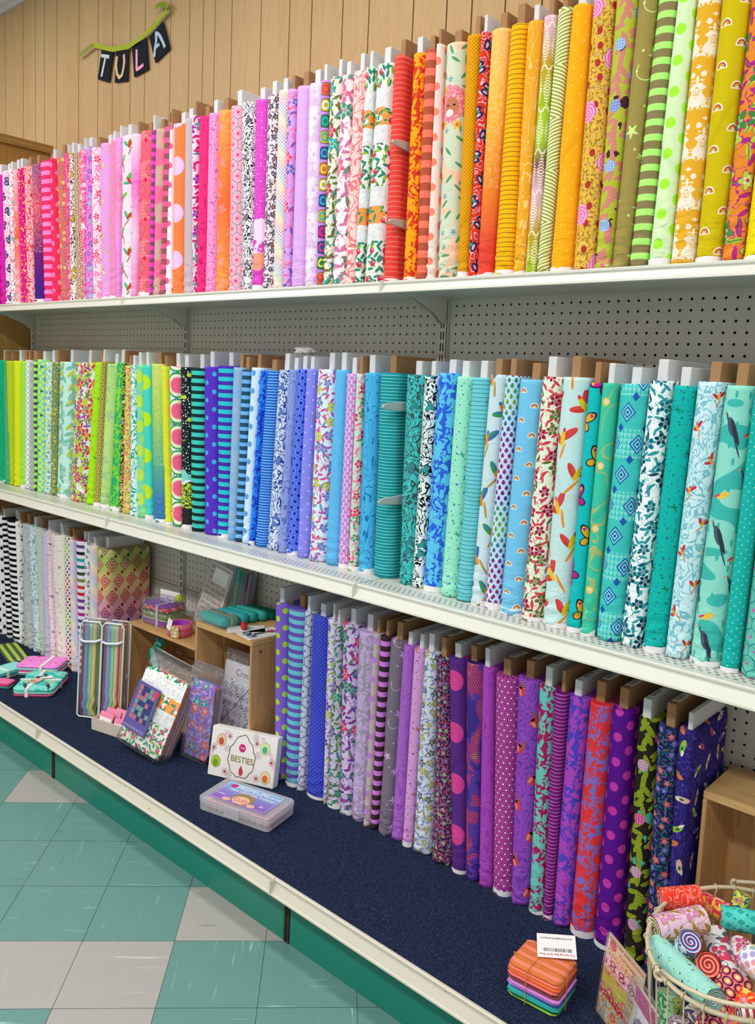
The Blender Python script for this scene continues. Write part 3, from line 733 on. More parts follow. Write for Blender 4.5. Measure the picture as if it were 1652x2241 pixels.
k = len(V); V += [(-2*BAY+.004, Y_BASE+.004, Z_BASE-.0058), (BAY-.004, Y_BASE+.004, Z_BASE-.0058), (BAY-.004, -.004, Z_BASE-.0058), (-2*BAY+.004, -.004, Z_BASE-.0058)]; F.append((k+3, k+2, k+1, k))
tag(mesh('carpet', V, F, carpet_mat(), smooth=True), 'dark navy speckled carpet covering the base deck under the bolts', 'carpet')

# ------------------------------------------------------------------ fabric bolts
m_bw = plain('white_cardboard', 'd9d8da', .7, .2); m_bb = plain('brown_cardboard', 'a9805a', .75, .15, var=.15, sc=30)
m_lab = plain('paper_label', 'f2f0ee', .6); m_ink = plain('printed_ink', '3c3a40', .7); m_selv = plain('selvedge_cotton', 'ece9ea', .85, .1)
def bolt_section(w, d, n=9, fy=.034, by=.02):
    """closed outline of a flattened roll: front at y=0, back at y=d"""
    P = []; hw = w/2; fy = min(fy, max(hw, .014))
    for i in range(2*n+1):
        a = -math.pi/2 + math.pi*i/(2*n); P.append((hw*math.sin(a), fy-fy*math.cos(a)))
    for i in range(7):
        a = math.pi/2 - math.pi*i/6; P.append((hw*math.sin(a), d-by+by*math.cos(a)))
    return P
def make_bolt(lv, xb, xt, wb, wt, yf, cap, fl, spec, label, h=.55):
    z0 = {'top': Z_TOP, 'mid': Z_MID, 'left': Z_BASE, 'right': Z_BASE}[lv] + .0012
    wb = max(wb, .0125); wt = max(wt, .0125); rnd = random.Random(label)
    gap = .0016; cb = xb+wb/2; ct = xt+wt/2; d = -yf-.016
    h = h + rnd.uniform(-.006, .006)
    t = thing('fabric_bolt', label, 'fabric bolt', (cb, yf, z0), group={'top': 'fabric bolts on the top shelf', 'mid': 'fabric bolts on the middle shelf', 'left': 'fabric bolts at the left of the base', 'right': 'fabric bolts at the right of the base'}[lv])
    nz = 64; V, F, U = [], [], []; ph = rnd.uniform(0, 6.28); sag = rnd.uniform(.5, 1.3)
    flap = 'f' in fl or rnd.random() < .3; fz = rnd.uniform(.12, .34); fs = rnd.choice((-1, 1))*rnd.uniform(1.2, 2.2)
    for j in range(nz+1):
        s = j/nz; z = s*h; w_ = wb+(wt-wb)*s*h/.55-gap; cx = (ct-cb)*s*h/.55; P = bolt_section(w_, d)
        bul = 1-.05*math.exp(-s*h/.012)-.04*math.exp(-(1-s)*h/.01)
        uu = 0; us = []
        for i, q in enumerate(P):
            if i: uu += math.hypot(q[0]-P[i-1][0], q[1]-P[i-1][1])
            us.append(uu)
        mid = us[9]
        amp = sag*.0034*max(0, 1-z/.13)**1.3
        for i, q in enumerate(P):
            wr = amp*(math.sin(z*210+q[0]*90*math.sin(ph)+ph)+.6*math.sin(z*340+q[0]*150+ph*2))
            out = .0028 if (flap and 1 < i < 17 and z > fz+fs*q[0]) else 0
            V.append((cx+q[0]*bul + (wr*.25 if i < 4 or i > 14 else 0), q[1]*bul-(wr+out if i < 18 else 0), z)); U.append((us[i]-mid, z))
    n = len(P)
    for j in range(nz):
        for i in range(n): k = j*n; r = (i+1) % n; F.append((k+i, k+r, k+n+r, k+n+i))
    MIX = [0]*len(F)
    # seam side uv: the closing quad is at the back, never seen
    k = nz*n; F.append(tuple(k+i for i in range(n))); F.append(tuple(range(n-1, -1, -1))); MIX += [0, 0]
    mesh('fabric', V, F, fabric(spec), t, uv=U, smooth=True).data.polygons[len(F)-2].use_smooth = False
    if 's' in fl:
        sh = rnd.uniform(.009, .017); SV, SF = [], []
        for jz in range(3):
            P = bolt_section(wb+.0006, d)
            for i, q in enumerate(P[:19]): SV.append((q[0], q[1]-.0012, jz*sh/2*(1+.05*math.sin(i*.5+ph))-.0008))
        for j in range(2):
            for i in range(18): SF.append((j*19+i, j*19+i+1, j*19+19+i+1, j*19+19+i))
        mesh('selvedge', SV, SF, m_selv, t, smooth=True)
    if cap != 'n':
        tb = min(.021, max(.008, min(wb, wt)*.42)); lean = (ct-cb)/.55; ex = rnd.uniform(.034, .05); cx = (ct-cb)*h/.55
        bx = cx + rnd.uniform(-.12, .12)*wt; fy = min(.034, wt*.35)
        V = []
        for z in (h-.02, h+ex):
            sx = (z-h)*lean
            V += [(bx+sx-tb/2, fy, z), (bx+sx+tb/2, fy, z), (bx+sx+tb/2, d-.012, z), (bx+sx-tb/2, d-.012, z)]
        bm = bmesh.new(); vs = [bm.verts.new(v) for v in V]
        for f in ((0, 3, 2, 1), (4, 5, 6, 7), (0, 1, 5, 4), (1, 2, 6, 5), (2, 3, 7, 6), (3, 0, 4, 7)): bm.faces.new([vs[q] for q in f])
        bmesh.ops.bevel(bm, geom=bm.edges[:], offset=.0012, segments=1, affect='EDGES')
        me = bpy.data.meshes.new('board'); bm.to_mesh(me); bm.free(); me.materials.append(m_bw if cap == 'w' else m_bb)
        bd = link(bpy.data.objects.new('board', me), t)
        if lv in ('left', 'right') and wb > .03:
            Ls = []; zt = h+ex; y = fy+.02
            boxes('label', [(bx-tb*.42+ex*lean, bx+tb*.42+ex*lean, y, y+.06, zt-.0001, zt+.0005)], m_lab, bd)
            k = y+.006
            for q in range(9): Ls.append((bx-tb*.34+ex*lean, bx+tb*.3*rnd.uniform(.2, 1)+ex*lean, k, k+.0022, zt+.0005, zt+.0008)); k += rnd.uniform(.0045, .0065)
            boxes('print', Ls, m_ink, bd)
    return t
BOLTS = [
 ('top', -2.3092, -2.3542, 0.0628, 0.0806, -0.25, 'w','','dots e3177f b3124f .05 .008','hot pink fabric bolt with crimson dots at the left frame edge'),
 ('top', -2.2464, -2.2736, 0.0527, 0.0447, -0.25, 'w','','dots d926b4 c01468 .058 .0085','magenta fabric bolt with dark red dots, far left of top shelf'),
 ('top', -2.1936, -2.229, 0.0466, 0.069, -0.25, 'w','s','motif fce3f2 27416f f07cc0 3f7f9e .06','pink and white fabric bolt with dark blue feather shapes'),
 ('top', -2.147, -2.1599, 0.0425, 0.0328, -0.25, 'w','s','floral fdf1f1 d8364b 5fb7a3 f4a6c6 .045','white fabric bolt with sparse red and green blossoms'),
 ('top', -2.1046, -2.1271, 0.0468, 0.0509, -0.25, 'w','s','ombfloral f9b8c4 f4604a f7d4e2 .05','pale pink to coral fabric bolt with cloudy blossoms'),
 ('top', -2.0578, -2.0762, 0.0545, 0.0383, -0.25, 'w','','speck d81b8c f79a3e ffd27a .022 .0042','deep magenta fabric bolt with small orange petals'),
 ('top', -2.0033, -2.0379, 0.0566, 0.0737, -0.25, 'b','','line fbb9c2 e0384e .03','coral rose fabric bolt with swirling white scale texture'),
 ('top', -1.9467, -1.9642, 0.0844, 0.061, -0.25, 'b','s','ombre 9a4b86 e0466a 7a1f74 4c1d84','mottled coral to deep purple shaded fabric bolt'),
 ('top', -1.8623, -1.9032, 0.072, 0.1001, -0.25, 'b','','stripe ee2f6d f58ad3 .033 .5','wide pink and crimson striped fabric bolt'),
 ('top', -1.7903, -1.8031, 0.0617, 0.041, -0.25, 'w','','dots f2315f f986b5 .06 .0097','strawberry red fabric bolt with pink dots'),
 ('top', -1.7287, -1.7621, 0.073, 0.0719, -0.25, 'b','','floral f4724a f9d04e e0355b 5f7ea0 .032','orange and coral fabric bolt with yellow flowers'),
 ('top', -1.6557, -1.6902, 0.0106, 0.035, -0.25, 'w','','floral f0519a d31f5b f9c3dc f7729c .05','narrow hot pink fabric bolt with magenta blossoms'),
 ('top', -1.6451, -1.6552, 0.0395, 0.0348, -0.25, 'w','','art f7efe6 6d2b45 e6cf3f .05','white fabric bolt with black vines and yellow blooms'),
 ('top', -1.6056, -1.6204, 0.0674, 0.0451, -0.25, 'w','','chain f1ddc0 7a2a3e d29a3a .02 .03','brown and cream fabric bolt with close chained ovals'),
 ('top', -1.5381, -1.5752, 0.0101, 0.041, -0.25, 'w','','floral f590c2 c93393 ffffff f45b7c .045','candy pink fabric bolt with crimson blossoms behind violet one'),
 ('top', -1.528, -1.5343, 0.0466, 0.0439, -0.25, 'w','','floral ee8fdc 7d4fd0 6fd0d8 d65ad0 .04','orchid fabric bolt with violet and aqua flowers'),
 ('top', -1.4814, -1.4904, 0.0548, 0.0535, -0.25, 'b','','floral fbe3ee e8335e f47ca8 fbb7cd .05','white fabric bolt crowded with crimson and pink flowers'),
 ('top', -1.4267, -1.4368, 0.0705, 0.0801, -0.25, 'w','s','swirl eaa2ea d9b08a .07','orchid pink fabric bolt with thin gold swirls'),
 ('top', -1.3562, -1.3568, 0.0452, 0.0337, -0.25, 'w','s','button f48fc0 e3c08f .04','pink fabric bolt with a single column of tan buttons'),
 ('top', -1.311, -1.323, 0.0205, 0.0368, -0.25, 'w','','ombre ee95e3 f27cc0 ee9ae6 e98fe0','narrow orchid pink fabric bolt beside the green parrots'),
 ('top', -1.2905, -1.2862, 0.0789, 0.0655, -0.25, 'w','s','bird f4dff0 36b5a0 8fd14a d23a3a .085','pale pink fabric bolt with green and red parrots'),
 ('top', -1.2117, -1.2207, 0.0271, 0.0476, -0.25, 'b','','ombre f3cdec f55fd0 eec6ea ef9ed8','pale pink fabric bolt with glowing hot pink patches'),
 ('top', -1.1845, -1.1731, 0.0859, 0.0773, -0.25, 'b','s','diamond f4647c d3224f f9a0a0 .13','coral fabric bolt with crimson nested diamonds'),
 ('top', -1.0986, -1.0958, 0.0186, 0.0211, -0.25, 'w','','stripe ee4ad8 8b4a7e .028 .5','narrow magenta and mauve striped fabric bolt'),
 ('top', -1.08, -1.0747, 0.0427, 0.0503, -0.25, 'b','','bigsoft cdb09c f9719a .11','taupe fabric bolt with blurred pink glowing discs'),
 ('top', -1.0372, -1.0243, 0.0318, 0.0378, -0.25, 'b','','stripe fb5f9c 9a5560 .034 .55','pink and brown striped fabric bolt'),
 ('top', -1.0054, -0.9865, 0.0337, 0.0116, -0.25, 'b','','dots fdeef2 f4679b .062 .0105','white fabric bolt with pink dots beside orange giant dots'),
 ('top', -0.9718, -0.9749, 0.0579, 0.0621, -0.25, 'w','','dots fb8348 ecc4f0 .15 .030','orange fabric bolt with giant lilac dots'),
 ('top', -0.9139, -0.9129, 0.0703, 0.0469, -0.25, 'w','','zig f6dde0 8d7f90 .0085 .035','grey and white fine chevron fabric bolt'),
 ('top', -0.8436, -0.866, 0.0111, 0.0269, -0.25, 'b','','floral eee4f4 8a2fc0 39b5b2 d81f7b .06','narrow white fabric bolt with purple and teal butterflies'),
 ('top', -0.8325, -0.8391, 0.0446, 0.0532, -0.25, 'b','','topo f73380 c81862 .05','hot pink fabric bolt with woodgrain lines'),
 ('top', -0.7879, -0.7859, 0.0493, 0.0438, -0.25, 'w','','speck f49ad2 6f6fb8 b46ab8 .02 .0028','pink fabric bolt speckled with tiny blue dots'),
 ('top', -0.7386, -0.7421, 0.0646, 0.0618, -0.25, 'b','','ombfloral fba552 f4703a fa9ba0 .05','orange fabric bolt with faint pink blossoms'),
 ('top', -0.674, -0.6802, 0.0674, 0.0548, -0.25, 'w','','hex f9bcd0 a48ca0 d81f66 .036','pale pink fabric bolt with hexagons and red centres'),
 ('top', -0.6066, -0.6254, 0.0504, 0.06, -0.25, 'n','','art f1eef2 17141c 9a8fa4 .035','black and white fabric bolt of dense line drawings'),
 ('top', -0.5562, -0.5655, 0.0514, 0.0581, -0.25, 'w','s','scene e04cc6 fbd9f4 f39a86 b82aa8','magenta fabric bolt with white stars above a pink mountain'),
 ('top', -0.5047, -0.5074, 0.0413, 0.0487, -0.25, 'w','','floral efe3ec 5a2a3e 2c3148 8a6a80 .032','white fabric bolt with maroon and navy wildflowers'),
 ('top', -0.4634, -0.4587, 0.0504, 0.0428, -0.25, 'w','','plaid f6f0ee .007','white fabric bolt with diagonal rainbow plaid dots'),
 ('top', -0.413, -0.4159, 0.0286, 0.0335, -0.25, 'b','','floral d7a4ee e8406f 4a60c8 f08ac0 .055','lilac fabric bolt with pink and blue paisley flowers'),
 ('top', -0.3844, -0.3825, 0.0573, 0.0523, -0.25, 'b','','solid dba6ea','plain lilac fabric bolt without any print'),
 ('top', -0.3272, -0.3302, 0.0551, 0.0499, -0.25, 'w','','damask f4e4f4 e3c0e6 .05','pale lilac fabric bolt with faint white flowers'),
 ('top', -0.272, -0.2803, 0.0258, 0.0294, -0.25, 'w','','gem c68fe4 2e7d52 d2c83c 2f9fb0','lilac fabric bolt with a column of framed jewels'),
 ('top', -0.2462, -0.2509, 0.0288, 0.0525, -0.25, 'w','','floral efe9dc d8325e 1fb0ae 5c7d3a .062','peacock fabric bolt with teal birds and strawberry shapes'),
 ('top', -0.2175, -0.1984, 0.0567, 0.0359, -0.25, 'w','','floral fbfaf6 e56d8e 2f9d7a d27fb0 .075','white fabric bolt with green sprigs and pink fan flowers'),
 ('top', -0.1607, -0.1624, 0.0342, 0.0494, -0.25, 'w','','line fbd3d0 f47f84 .035','coral pink fabric bolt with trellis and ferns'),
 ('top', -0.1265, -0.1131, 0.0252, 0.0296, -0.25, 'w','','berry eeeeee 2f8f70 d8295c f6a04e','narrow white fabric bolt with berries beside its twin'),
 ('top', -0.1013, -0.0835, 0.0736, 0.068, -0.25, 'w','','berry e9e9eb 2f8f70 d8295c f6a04e','wide white fabric bolt with berries, leaves and orange foxes'),
 ('top', -0.0276, -0.0155, 0.0466, 0.0368, -0.25, 'b','s','stripe e8453f f07a66 .0125 .22','red pinstriped fabric bolt left of two metal prongs'),
 ('top', 0.042, 0.0433, 0.0453, 0.0416, -0.25, 'w','s','sil d93a26 fda51c .06','orange and red silhouette floral fabric bolt'),
 ('top', 0.0873, 0.0849, 0.0348, 0.0339, -0.25, 'b','','stripe fb7b66 b5563c .036 .52','coral and brown striped fabric bolt'),
 ('top', 0.122, 0.1188, 0.0246, 0.0201, -0.25, 'b','s','dots fbded6 fb8c74 .059 .0097','pale pink fabric bolt with a column of coral dots'),
 ('top', 0.1466, 0.1389, 0.0695, 0.0681, -0.25, 'b','','lion e9e0bf e8788e f3b83c 5d9a6a','cream fabric bolt with pink lion and pastel flowers'),
 ('top', 0.2161, 0.207, 0.0326, 0.0444, -0.25, 'b','s','dots eda50e a36a12 .0085 .0016','mustard honeycomb dotted fabric bolt'),
 ('top', 0.2487, 0.2513, 0.0219, 0.0217, -0.25, 'w','','motif e23a22 2a2f63 e9b9d8 2f9f86 .05','red fabric bolt with dark blue butterflies'),
 ('top', 0.2705, 0.273, 0.0451, 0.0535, -0.25, 'b','s','ombre f9bf66 f7b93a f28a2c e8483a','yellow to orange to coral shaded fabric bolt'),
 ('top', 0.3157, 0.3265, 0.0596, 0.0468, -0.25, 'b','s','stripe f8b912 9c6a1c .0105 .18','golden yellow fabric bolt with thin brown pinstripes'),
 ('top', 0.3753, 0.3734, 0.0314, 0.0419, -0.25, 'w','s','topo f3aa2a fbd27a .055','gold woodgrain fabric bolt with pale contour lines'),
 ('top', 0.4066, 0.4153, 0.0311, 0.0335, -0.25, 'b','','ikat f2ead0 a6bf2a c8889a','green and pink fabric bolt with pointed ikat chains'),
 ('top', 0.4377, 0.4488, 0.0281, 0.0347, -0.25, 'b','','zig f6f1cf 97a535 .015 .11','cream and olive zigzag striped fabric bolt'),
 ('top', 0.4658, 0.4835, 0.0575, 0.0456, -0.25, 'w','sf','hearts fbaf17 fdd773 .036 .0019','amber fabric bolt with tiny pale hearts'),
 ('top', 0.5233, 0.5291, 0.055, 0.0532, -0.25, 'b','','rose eec04a e566a8 b5372f 8f6a2c','yellow fabric bolt with large pink roses'),
 ('top', 0.5782, 0.5823, 0.039, 0.0512, -0.25, 'w','s','leafdot b8c23c e05f8c 8496dc 4a2a34','pink and lime leaf fabric bolt with blue discs'),
 ('top', 0.6172, 0.6336, 0.0389, 0.0437, -0.25, 'w','','stars a18f4c d3ea8c .09','khaki fabric bolt with pale green stars'),
 ('top', 0.6561, 0.6773, 0.0397, 0.042, -0.25, 'w','','stripe b6f47c 8e7f55 .029 .55','lime and brown wide striped fabric bolt'),
 ('top', 0.6959, 0.7193, 0.0461, 0.0365, -0.25, 'w','sf','dots daf2c0 a9f53a .058 .0105','pale green fabric bolt with neon green dots'),
 ('top', 0.742, 0.7557, 0.05, 0.0477, -0.25, 'w','','damask e9ae2c f4e9d8 .05','gold fabric bolt with white damask medallions'),
 ('top', 0.792, 0.8035, 0.0524, 0.0565, -0.25, 'w','sf','rainbow d1ba0d .076 .009','mustard fabric bolt with small rainbows'),
 ('top', 0.8445, 0.8599, 0.0402, 0.0436, -0.25, 'w','','floral e98a2c 3f8a3c b8cf46 b52a86 .08','orange and green fabric bolt with jungle animals'),
 ('top', 0.8847, 0.9036, 0.0503, 0.0551, -0.25, 'w','s','dots f4dc14 b89b10 .014 .0012','bright yellow fabric bolt with tiny dots, right frame edge'),
 ('mid', -2.4341, -2.4149, 0.1473, 0.1425, -0.222, 'w','s','topo 12b47c 0f9a6c .06','emerald green swirl fabric bolt at the left frame edge'),
 ('mid', -2.2869, -2.2724, 0.0638, 0.0076, -0.222, 'b','','solid 1faa6c','narrow jade green fabric bolt behind the emerald one'),
 ('mid', -2.2231, -2.2648, 0.0263, 0.0654, -0.222, 'b','','dots b6cf2c 93b01e .009 .0014','chartreuse fabric bolt with tiny dots'),
 ('mid', -2.1968, -2.1994, 0.0661, 0.0759, -0.222, 'w','','hearts d9e51c f4fbc4 .034 .0018','neon yellow fabric bolt with tiny white hearts'),
 ('mid', -2.1307, -2.1235, 0.0464, 0.0497, -0.222, 'b','s','solid 93e018','plain lime green fabric bolt on the middle shelf'),
 ('mid', -2.0843, -2.0738, 0.0397, 0.0365, -0.222, 'b','','dots c9d0cc ffffff .022 .005','grey fabric bolt with white ring bubbles'),
 ('mid', -2.0446, -2.0373, 0.0511, 0.0482, -0.222, 'b','','stars a9afb4 a6ef9a .06','grey fabric bolt with pale lime stars'),
 ('mid', -1.9934, -1.9892, 0.0144, 0.0198, -0.222, 'b','','stripe aef25c 4a5a3c .026 .5','very narrow black and lime striped fabric bolt'),
 ('mid', -1.9791, -1.9694, 0.0596, 0.0564, -0.222, 'w','','checkani 7ad4c8 c9ee55 24506c','aqua and lime banded fabric bolt with small animals'),
 ('mid', -1.9195, -1.913, 0.0626, 0.0744, -0.222, 'w','','floral e4f4ea b8cf2a 4a7ab0 7fc9b6 .026','white fabric bolt with lime and blue fruit sprigs'),
 ('mid', -1.8569, -1.8385, 0.0377, 0.0417, -0.222, 'b','','floral 5f7a5c 274a7a d6b24a b8c64a .022','dense navy and olive floral fabric bolt'),
 ('mid', -1.8192, -1.7968, 0.1018, 0.1147, -0.222, 'w','s','leaf bfeade 2f9f86 e4ea3c .05','mint green fabric bolt with folk leaves'),
 ('mid', -1.7173, -1.6821, 0.1405, 0.1726, -0.222, 'w','','lily b9cf2a d2365c 8f4aa0 dfe4ea','wide lime fabric bolt with pink and purple lilies'),
 ('mid', -1.5768, -1.5095, 0.0608, 0.0541, -0.222, 'b','','speck a6e81c c8482a 4a9a2a .03 .0032','lime fabric bolt with scattered tiny bugs'),
 ('mid', -1.5161, -1.4554, 0.0439, 0.0216, -0.222, 'w','s','chain d4e85a 8a2a4a 5a1f34 .022 .024','lime fabric bolt with a column of maroon beetles'),
 ('mid', -1.4722, -1.4338, 0.0586, 0.0834, -0.222, 'w','s','ombfloral a8d47c c4e08a 8fb4a4 .07','sage green fabric bolt with faint grey medallions'),
 ('mid', -1.4136, -1.3504, 0.092, 0.05, -0.222, 'w','s','sil 8fd83c 2fae66 .06','green fabric bolt with leafy lion faces'),
 ('mid', -1.3216, -1.3004, 0.0123, 0.0068, -0.222, 'b','','floral 16181c d8508c f4f0e8 c9da4a .03','narrow black floral fabric bolt on the middle shelf'),
 ('mid', -1.3093, -1.2937, 0.0521, 0.038, -0.222, 'b','','floral c4d860 f4823a fbdc6c d84a70 .034','lime fabric bolt with orange blossoms'),
 ('mid', -1.2572, -1.2557, 0.05, 0.0314, -0.222, 'w','s','line d9f0ee 1fa09a .03','teal and white scrollwork fabric bolt'),
 ('mid', -1.2072, -1.2242, 0.0546, 0.0401, -0.222, 'w','','bigsoft 6fd4b4 bfe04a .08','aqua and lime glowing leaf fabric bolt'),
 ('mid', -1.1526, -1.1841, 0.0386, 0.0443, -0.222, 'w','s','dots 46d2c4 bfe62c .13 .026','turquoise fabric bolt with large lime dots'),
 ('mid', -1.114, -1.1398, 0.0867, 0.0819, -0.222, 'b','s','ombre c4d468 9fca54 5fb08c 3f7ab4','lime to blue shaded fabric bolt with faint rings'),
 ('mid', -1.0273, -1.0579, 0.0346, 0.0275, -0.222, 'b','s','grid e3ea3c c4cc28 .006','lime yellow fabric bolt with a fine grid'),
 ('mid', -0.9926, -1.0305, 0.0583, 0.0698, -0.222, 'w','','thistle e8f4e4 2f8f78 e8406c','green vine fabric bolt with big pink thistles'),
 ('mid', -0.9343, -0.9606, 0.0513, 0.0594, -0.222, 'w','s','night 1c2428 ffffff 7fd4cc c9da3c','black night sky fabric bolt with white dots'),
 ('mid', -0.883, -0.9012, 0.071, 0.0753, -0.222, 'w','','stripe 3fc9bc 16302e .0255 .45','teal and black striped fabric bolt'),
 ('mid', -0.8121, -0.8259, 0.0746, 0.0693, -0.222, 'w','f','dots 5a34c4 3fb8d8 .057 .0075','violet fabric bolt with turquoise dots'),
 ('mid', -0.7375, -0.7566, 0.0602, 0.083, -0.222, 'w','s','stripe 2fc4d0 4a2fae .026 .48','turquoise and purple striped fabric bolt'),
 ('mid', -0.6773, -0.6735, 0.0376, 0.0526, -0.222, 'b','','ombfloral 8fb4d8 9fb8d4 5fb4f4 .06','grey blue fabric bolt with pale blue flowers'),
 ('mid', -0.6397, -0.621, 0.0363, 0.038, -0.222, 'b','','stripe 6fb4f4 24506c .0245 .52','navy and sky blue striped fabric bolt'),
 ('mid', -0.6035, -0.5829, 0.037, 0.049, -0.222, 'b','','dots cfe8fa 5f9fd8 .055 .0092','pale blue fabric bolt with mid blue dots'),
 ('mid', -0.5665, -0.534, 0.0199, 0.0299, -0.222, 'n','s','sil 1a3fc4 2f8af4 .055','royal blue silhouette floral fabric bolt'),
 ('mid', -0.5466, -0.5041, 0.0594, 0.0497, -0.222, 'b','','stripe 1f68d0 9fd0fa .0085 .25','bright blue fabric bolt with white pinstripes'),
 ('mid', -0.4872, -0.4544, 0.0547, 0.0483, -0.222, 'w','','art d9e4f8 1f3f9c 6f8fd0 .045','white fabric bolt with blue scissors and tools'),
 ('mid', -0.4324, -0.4062, 0.0381, 0.0388, -0.222, 'w','','topo 8f9fe0 5468b4 .05','periwinkle fabric bolt with woodgrain contours'),
 ('mid', -0.3944, -0.3673, 0.0448, 0.039, -0.222, 'w','s','hexdot 3a5ce0 c0d0fa 16247c .021','cobalt blue fabric bolt with small hexagons'),
 ('mid', -0.3496, -0.3284, 0.0457, 0.0357, -0.222, 'w','','hearts 8a8cf0 ffffff .038 .0019','periwinkle fabric bolt with tiny white hearts'),
 ('mid', -0.3038, -0.2926, 0.0713, 0.0774, -0.222, 'w','','floral dcf0fa c0d42a 4f86d0 d44a9c .055','pale blue fabric bolt with lime leaves and bluebirds'),
 ('mid', -0.2325, -0.2152, 0.0577, 0.0455, -0.222, 'w','','solid 45b4ec','plain sky blue fabric bolt without any print'),
 ('mid', -0.1748, -0.1698, 0.0393, 0.04, -0.222, 'w','s','dots c4e8f0 d884d8 .022 .0068','pale aqua fabric bolt with orchid pink dots'),
 ('mid', -0.1355, -0.1297, 0.036, 0.0244, -0.222, 'b','s','floral bfe8cc d81f4c 2f9a54 f48fb0 .05','mint green fabric bolt with red tulips'),
 ('mid', -0.0995, -0.1054, 0.0513, 0.0543, -0.222, 'w','s','topo 4ab4e8 1f6fb0 .055','sky blue woodgrain fabric bolt with dark contours'),
 ('mid', -0.0482, -0.051, 0.0745, 0.0724, -0.222, 'b','','stripe 118f98 8fe0dc .0085 .18','wide deep teal pinstriped fabric bolt beside two metal prongs'),
 ('mid', 0.0543, 0.047, 0.0526, 0.0655, -0.2267, 'w','','art 3fc4c4 3f4f54 2a9aa0 .05','turquoise fabric bolt with grey animals and roots'),
 ('mid', 0.1069, 0.1125, 0.0332, 0.045, -0.2312, 'w','','art e8f4f4 101418 3fb8b4 .05','black, white and teal lattice line drawing fabric bolt'),
 ('mid', 0.1401, 0.1576, 0.063, 0.0619, -0.2341, 'w','s','sil 2f62dc 5fc4f0 .062','cobalt fabric bolt with sky blue silhouette flowers'),
 ('mid', 0.2031, 0.2195, 0.0556, 0.0512, -0.2395, 'w','','speck 9ce8cc 4f78b4 2f9f7c .026 .0032','mint fabric bolt with scattered stars and swallows'),
 ('mid', 0.2587, 0.2706, 0.0475, 0.0537, -0.2443, 'w','','stripe 70cfd8 1f6f84 .0100 .14','aqua fabric bolt with thin dark pinstripes'),
 ('mid', 0.3063, 0.3244, 0.0433, 0.0474, -0.2483, 'b','s','bird cfe4ea 3f9f5c 3f74b0 f08a2a .1','pale grey fabric bolt with blue and orange parrots'),
 ('mid', 0.3496, 0.3718, 0.042, 0.0366, -0.2521, 'b','s','ladybug c4e0f4 .02','pale blue fabric bolt with rainbow ladybirds'),
 ('mid', 0.3916, 0.4084, 0.0648, 0.0642, -0.2557, 'b','s','rainbow 76c4ee .067 .0074','sky blue fabric bolt with small rainbows'),
 ('mid', 0.4564, 0.4726, 0.056, 0.0518, -0.2613, 'w','s','floral e4f4dc 8f1f44 4f7a2f e04c5c .05','white fabric bolt with red proteas and green leaves'),
 ('mid', 0.5124, 0.5245, 0.0689, 0.0691, -0.265, 'b','s','bird c4e8e8 e0443a e04a54 e8c42a .105','pale aqua fabric bolt with red parrots'),
 ('mid', 0.5813, 0.5935, 0.0338, 0.0325, -0.265, 'b','s','bfly 12bcc0 2a1f3a e8b82a c02a8c .12','turquoise fabric bolt with large dark butterflies'),
 ('mid', 0.6151, 0.626, 0.0327, 0.0333, -0.265, 'w','s','swirl 3fc4a4 c8b858 .075','jade fabric bolt with gold chains and lockets'),
 ('mid', 0.6478, 0.6593, 0.0578, 0.0671, -0.265, 'w','','diamond 3fc4c0 1f5cb0 8fe4dc .13','turquoise fabric bolt with blue nested diamonds'),
 ('mid', 0.7056, 0.7263, 0.0501, 0.0507, -0.265, 'w','','floral f4f8fa 0f6f80 123c54 3f9fa8 .05','white fabric bolt with dark teal folk flowers'),
 ('mid', 0.7557, 0.777, 0.0479, 0.0461, -0.265, 'w','s','speck 10b4ac 2f6f9c 0a7f5c .022 .003','teal fabric bolt with scattered dark stars and swallows'),
 ('mid', 0.8037, 0.8231, 0.0486, 0.0548, -0.265, 'b','','toile cfeef4 7fc0d0 f0a42a d8344c','pale blue toile fabric bolt with yellow and red birds'),
 ('mid', 0.8522, 0.8779, 0.0657, 0.0558, -0.265, 'b','s','heron 8fdccc 3fb8b0 4a5a6a e8c44a','pale aqua fabric bolt with herons and flamingos'),
 ('mid', 0.9179, 0.9337, 0.0341, 0.0342, -0.265, 'w','s','dots 17b0a8 a4ece0 .017 .0013','teal fabric bolt with tiny white pin dots'),
 ('mid', 0.952, 0.968, 0.063, 0.0595, -0.265, 'w','','burst 7fdcc8 2f8f8c c86ab0 .03','aqua starburst fabric bolt at the right frame edge'),
 ('left', -2.4223, -2.4517, 0.1428, 0.1377, -0.22, 'b','','dots f4f4f6 0c0f18 .052 .0085','white fabric bolt with black dots on the carpeted base'),
 ('left', -2.2749, -2.3113, 0.046, 0.0277, -0.22, 'w','','stripe 10121c f4f4f8 .025 .5','narrow black and white striped fabric bolt'),
 ('left', -2.2288, -2.2836, 0.0922, 0.0966, -0.22, 'w','','stripe 10121c f4f4f8 .025 .5','wider black and white striped fabric bolt'),
 ('left', -2.1366, -2.187, 0.0066, 0.0462, -0.22, 'w','','solid f1f1f4','plain white fabric bolt beside the black stripes'),
 ('left', -2.13, -2.1408, 0.0088, 0.0196, -0.22, 'b','','floral f0f0f0 14161c 3a3f44 f0f0f0 .035','very narrow white fabric bolt with black leaves'),
 ('left', -2.1212, -2.1213, 0.0952, 0.0622, -0.22, 'b','','topo c4c8cc 7f858c .03','grey agate woodgrain fabric bolt on the base'),
 ('left', -2.026, -2.0591, 0.0735, 0.06, -0.22, 'w','','line d4ecf0 8fa4ac .03','pale aqua and grey scroll fabric bolt'),
 ('left', -1.9525, -1.9991, 0.0391, 0.0583, -0.22, 'b','','stripe b7c0b8 dfe6dc .0090 .3','sage grey pinstriped fabric bolt'),
